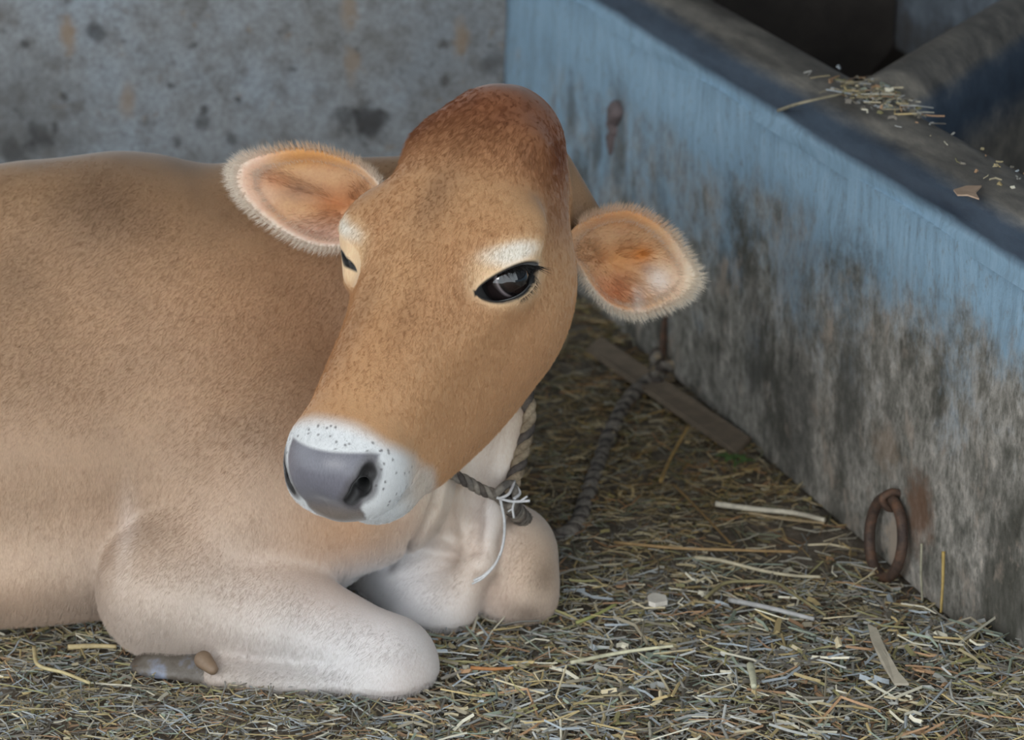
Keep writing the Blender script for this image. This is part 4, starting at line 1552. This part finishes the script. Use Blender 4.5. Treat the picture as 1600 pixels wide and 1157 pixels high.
# ---- straw
STRAW = [lin(*c) for c in ((158, 140, 100), (134, 122, 94), (118, 110, 94), (172, 160, 132), (104, 98, 88), (134, 132, 126), (156, 156, 152), (128, 122, 84), (98, 92, 84), (184, 178, 160), (142, 112, 84), (118, 126, 112), (142, 148, 152))]
t = NT('straw')
at = t.n('ShaderNodeVertexColor', layer_name='coat').outputs[0]
f2 = t.noise(t.pos(), 220, 3, 0.6)
t.color(t.mix(0.35, at, t.ramp(f2, [(0.3, (0.34, 0.34, 0.34)), (0.7, (0.62, 0.62, 0.62))]), 'OVERLAY'))
t.set(Roughness=0.7)
M_STRAW = t.m


def litter(name, n, place, lmin, lmax, wmin, wmax, zmax, seed, dim=1.0, chip=0.25, tilt=0.10, tone=None):
    """loose bits of straw: bent flat-sided stems and flat chips, each with thickness"""
    rs = np.random.RandomState(seed)
    vs, fs, cs = [], [], []
    while len(cs) < n * 9:
        p = place(rs)
        if p is None: continue
        x, y, base = p
        L = rs.uniform(lmin, lmax) * (0.6 if rs.rand() < 0.5 else 1)
        w = rs.uniform(wmin, wmax) * 0.5
        if rs.rand() < chip:
            L *= 0.35; w *= 2.2
        a = rs.uniform(0, 2 * math.pi)
        d = np.array((math.cos(a), math.sin(a), rs.normal() * tilt))
        sd = np.array((-math.sin(a), math.cos(a), rs.normal() * 0.3)) 
        bend = rs.normal() * 0.18 * L
        c0 = np.array((x, y, base + rs.uniform(0.001, zmax)))
        upn = np.array((0, 0, max(w * 0.55, 0.0004)))
        b = len(vs)
        for k in (-0.5, 0.0, 0.5):
            c = c0 + d * (L * k) + sd * (bend * (k * k * 4 - 0.5))
            c[2] = max(c[2], base + 0.0008)
            vs += [c - sd * w, c + sd * w, c + upn * 2]
        for s in (0, 3):
            for k in range(3):
                fs.append((b+s+k, b+s+(k+1) % 3, b+s+3+(k+1) % 3, b+s+3+k))
        fs += [(b+2, b+1, b), (b+6, b+7, b+8)]
        col = STRAW[rs.randint(len(STRAW))] * rs.uniform(0.75, 1.65) * dim
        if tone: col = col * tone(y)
        cs += [col] * 9
    o = mesh_obj(name, vs, fs, M_STRAW, smooth=False, colors=np.clip(np.array(cs), 0, 1))
    return o


def place_floor(rs):
    u = rs.uniform(-90, 1690); v = rs.uniform(470, 1230)
    p = at_z(u, v)
    if rs.rand() < 0.28:                       # the bedding goes on, thinner, all over the stall
        p = np.array((rs.uniform(-1.5, 0.9), rs.uniform(2.3, 4.6), 0.0))
    d = p[:2] - TR_A
    if d @ TNRM < 0.006: return None
    if p[1] < 2.3 or p[1] > 4.75 or (p[:2] - CORNER) @ WN < 0.03: return None
    # the bedding is thinner on the bare patch in front of the ring
    bu, bv = (u - 1230) / 150, (v - 850) / 45
    if bu * bu + bv * bv < 1 and rs.rand() < 0.75: return None
    return p[0], p[1], float(ground_h(np.array(p[0]), np.array(p[1])))


def rear_shade_tone(y):
    # shade towards the back painted into the straw: darker and browner with depth
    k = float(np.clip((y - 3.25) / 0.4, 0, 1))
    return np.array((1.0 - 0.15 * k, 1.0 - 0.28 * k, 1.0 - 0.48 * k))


o = litter('straw_litter', 31000, place_floor, 0.016, 0.065, 0.0007, 0.0024, 0.014, 21, 1.0, 0.10, 0.12, rear_shade_tone)
tag(o, 'loose chopped straw and hay littering the floor', 'straw', kind='stuff')


def place_front(rs):
    u = rs.uniform(640, 1690); v = rs.uniform(880, 1230)
    if rs.rand() > (v - 840) / 200: return None
    p = at_z(u, v)
    if (p[:2] - TR_A) @ TNRM < 0.02: return None
    return p[0], p[1], float(ground_h(np.array(p[0]), np.array(p[1]))) + 0.008


o = litter('hay_litter', 1300, place_front, 0.03, 0.085, 0.0014, 0.0040, 0.014, 31, 1.2, 0.15, 0.14)
tag(o, 'longer pale hay lying over the litter in the foreground', 'hay', kind='stuff')


def place_rim(rs):
    a = rs.normal(0.60, 0.050); off = rs.uniform(-0.115, -0.035)
    p = TR_A + TDIR * a + TNRM * off
    return p[0], p[1], rim_rise(a) + 0.005


o = litter('straw_scraps', 150, place_rim, 0.012, 0.05, 0.0010, 0.0030, 0.008, 22, 1.0, 0.3, 0.05)
tag(o, 'small heap of straw scraps caught on the trough rim', 'straw', kind='stuff')


def place_rim2(rs):
    a = rs.uniform(-0.05, 0.52); off = rs.uniform(-0.105, -0.045)
    p = TR_A + TDIR * a + TNRM * off
    return p[0], p[1], rim_rise(a) + 0.004


o = litter('straw_crumbs', 45, place_rim2, 0.008, 0.03, 0.0010, 0.0030, 0.002, 23, 1.0, 0.5, 0.03)
tag(o, 'scattered straw crumbs along the near rim of the trough', 'straw', kind='stuff')


def stalk(label, pts, r, rgb, lift=0.014, name='straw_stalk', flat=None):
    P3 = []
    for k, p in enumerate(pts):
        P3.append(np.array(gz(p[0], p[1], lift + 0.007)) if len(p) == 2 else at_y(*p))
    path = smooth_path(P3, 6 * len(P3))
    v, f = tube(path, np.linspace(r, r * 0.75, len(path)), 7)
    v = np.array(v)
    t = NT(name + '_surface')
    fx = t.noise(t.pos(), 90, 3, 0.6)
    c = lin(*rgb)
    t.color(t.ramp(fx, [(0.3, tuple(c * 0.75)), (0.7, tuple(np.minimum(c * 1.15, 1)))]))
    t.set(Roughness=0.6)
    o = mesh_obj(name, v, f, t.m)
    tag(o, label, 'straw')
    return o


stalk('thick whitish straw stalk lying below the iron bar', [(1118, 788), (1180, 796), (1240, 802), (1288, 813)], 0.0042, (208, 198, 178))
stalk('thin tan straw lying along the thick whitish stalk', [(1170, 802), (1230, 812), (1288, 818)], 0.0022, (168, 146, 112), 0.010)
stalk('silvery grey straight stalk on the litter below the ring', [(1140, 938), (1200, 950), (1272, 968)], 0.0036, (176, 174, 172), 0.020)
stalk('long straight yellow and rose stalk across the bare patch', [(960, 848), (1060, 857), (1150, 860), (1246, 863)], 0.0022, (172, 140, 96))
stalk('pale arched stalk lying just below the long yellow one', [(1085, 872), (1125, 876), (1190, 892), (1240, 900), (1282, 902)], 0.0026, (196, 184, 156))
stalk('olive stalk bent in two places on the litter', [(1102, 935), (1132, 912), (1170, 909), (1214, 912), (1245, 932), (1290, 962)], 0.0024, (138, 128, 92), 0.018)
stalk('yellow straw leaning against the iron bar', [(1032, 752), (1050, 712), (1076, 666)], 0.0026, (176, 142, 84), 0.016)
stalk('brown straw slanting towards the bare patch', [(1052, 757), (1090, 795), (1142, 850)], 0.0020, (142, 112, 68))
stalk('long pale stalk near the front edge of the litter', [(892, 1036), (950, 1024), (1000, 1016), (1052, 1010)], 0.0026, (206, 200, 170), 0.022)
stalk('short green straw beside the far knee', [(900, 974), (930, 962), (962, 945)], 0.0026, (150, 150, 92), 0.018)
stalk('orange straw in front of the brisket', [(736, 1044), (770, 1046), (802, 1044)], 0.0024, (178, 122, 74), 0.018)
stalk('yellow straw standing upright against the trough wall', [trough_at(1474, 862, 0.006), trough_at(1473, 910, 0.012), trough_at(1470, 958, 0.022)] and [(1474, 862, float(trough_at(1474, 862, 0.006)[1])), (1473, 910, float(trough_at(1473, 910, 0.012)[1])), (1470, 958, float(trough_at(1470, 958, 0.020)[1]))], 0.0022, (176, 148, 84))
stalk('pale straw standing upright beside the iron ring', [(1440, 850, float(trough_at(1440, 850, 0.005)[1])), (1439, 895, float(trough_at(1439, 895, 0.010)[1])), (1441, 940, float(trough_at(1441, 940, 0.018)[1]))], 0.0018, (158, 152, 130))
stalk('kinked yellow straw in front of the belly', [(53, 1012), (60, 1040), (100, 1052), (140, 1068)], 0.0026, (196, 180, 136), 0.012)
stalk('flat cream straw by the elbow', [(106, 1012), (145, 1010), (182, 1011)], 0.0036, (196, 176, 132), 0.010)
stalk('upright pale chip of straw at the front of the litter', [(1172, 1040), (1176, 1058), (1178, 1074)], 0.0046, (206, 204, 176), 0.020)
_h = [trough_at(1216, 173, 0.006), at_z(1252, 161, 0.545), at_z(1318, 146, 0.547)]
stalk('long straw hanging over the front of the trough rim', [(1216, 173, float(_h[0][1])), (1252, 161, float(_h[1][1])), (1318, 146, float(_h[2][1]))], 0.0024, (158, 148, 124))


def chip(name, label, cat, pix, thick, rgb, lift=0.016, plane=None):
    """flat irregular flake with thickness"""
    top = [np.array(gz(u, v, lift)) if plane is None else plane(u, v) for u, v in pix]
    lo = [p - np.array((0, 0, thick)) for p in top]
    n = len(top)
    fs = [tuple(range(n)), tuple(reversed(range(n, 2 * n)))] + [(i, n + i, n + (i+1) % n, (i+1) % n) for i in range(n)]
    o = mesh_obj(name, top + lo, fs, plain(name + '_surface', rgb, 0.8, 60, 0.15), smooth=False)
    fix_normals(o)
    tag(o, label, cat)
    return o


chip('wood_chip', 'small white wood chip on the litter right of the knee', 'wood chip', [(1012, 931), (1020, 926), (1040, 930), (1043, 939), (1024, 943), (1014, 940)], 0.006, (222, 214, 202), 0.028)
chip('leaf_scrap', 'torn cream leaf scrap lying near the lower right corner', 'leaf', [(1356, 975), (1370, 982), (1382, 1010), (1404, 1050), (1420, 1068), (1398, 1068), (1376, 1032), (1362, 1000)], 0.003, (182, 172, 154), 0.030)
chip('leaf_scrap', 'dry pale leaf scrap lying on the dark rim', 'leaf', [(1490, 296), (1510, 290), (1534, 290), (1524, 300), (1530, 310), (1512, 304), (1496, 304)], 0.002, (176, 150, 128), 0, lambda u, v: at_z(u, v, 0.5405))

# little green weed at the end of the bar
weed = empty('weed_sprout', tuple(gz(1148, 735, 0)))
tag(weed, 'tiny green weed sprouting at the end of the iron bar', 'weed')
M_LEAF = plain('weed_leaf', (74, 98, 48), 0.6, 60, 0.25)
wb_ = gz(1148, 738, 0.0)
for k, (a, L) in enumerate(((0.3, 0.030), (1.6, 0.026), (2.7, 0.030), (4.0, 0.024), (5.2, 0.028))):
    d = np.array((math.cos(a), math.sin(a), 0.0)); s_ = np.array((-math.sin(a), math.cos(a), 0))
    c0 = wb_ + np.array((0, 0, 0.012 + 0.003 * k))
    pts = [c0, c0 + d * L * 0.5 + s_ * 0.007 + np.array((0, 0, 0.006)), c0 + d * L + np.array((0, 0, 0.002)), c0 + d * L * 0.5 - s_ * 0.007 + np.array((0, 0, 0.006))]
    lo = [p - np.array((0, 0, 0.0008)) for p in pts]
    o = mesh_obj('leaf', pts + lo, [(0, 1, 2, 3), (7, 6, 5, 4), (0, 4, 5, 1), (1, 5, 6, 2), (2, 6, 7, 3), (3, 7, 4, 0)], M_LEAF, weed, smooth=False)
mesh_obj('stem', *tube(smooth_path([wb_ - np.array((0, 0, 0.004)), wb_ + np.array((0, 0, 0.014)), wb_ + np.array((0.002, 0, 0.026))], 8), 0.0015, 6), M_LEAF, weed)
lap('rest')
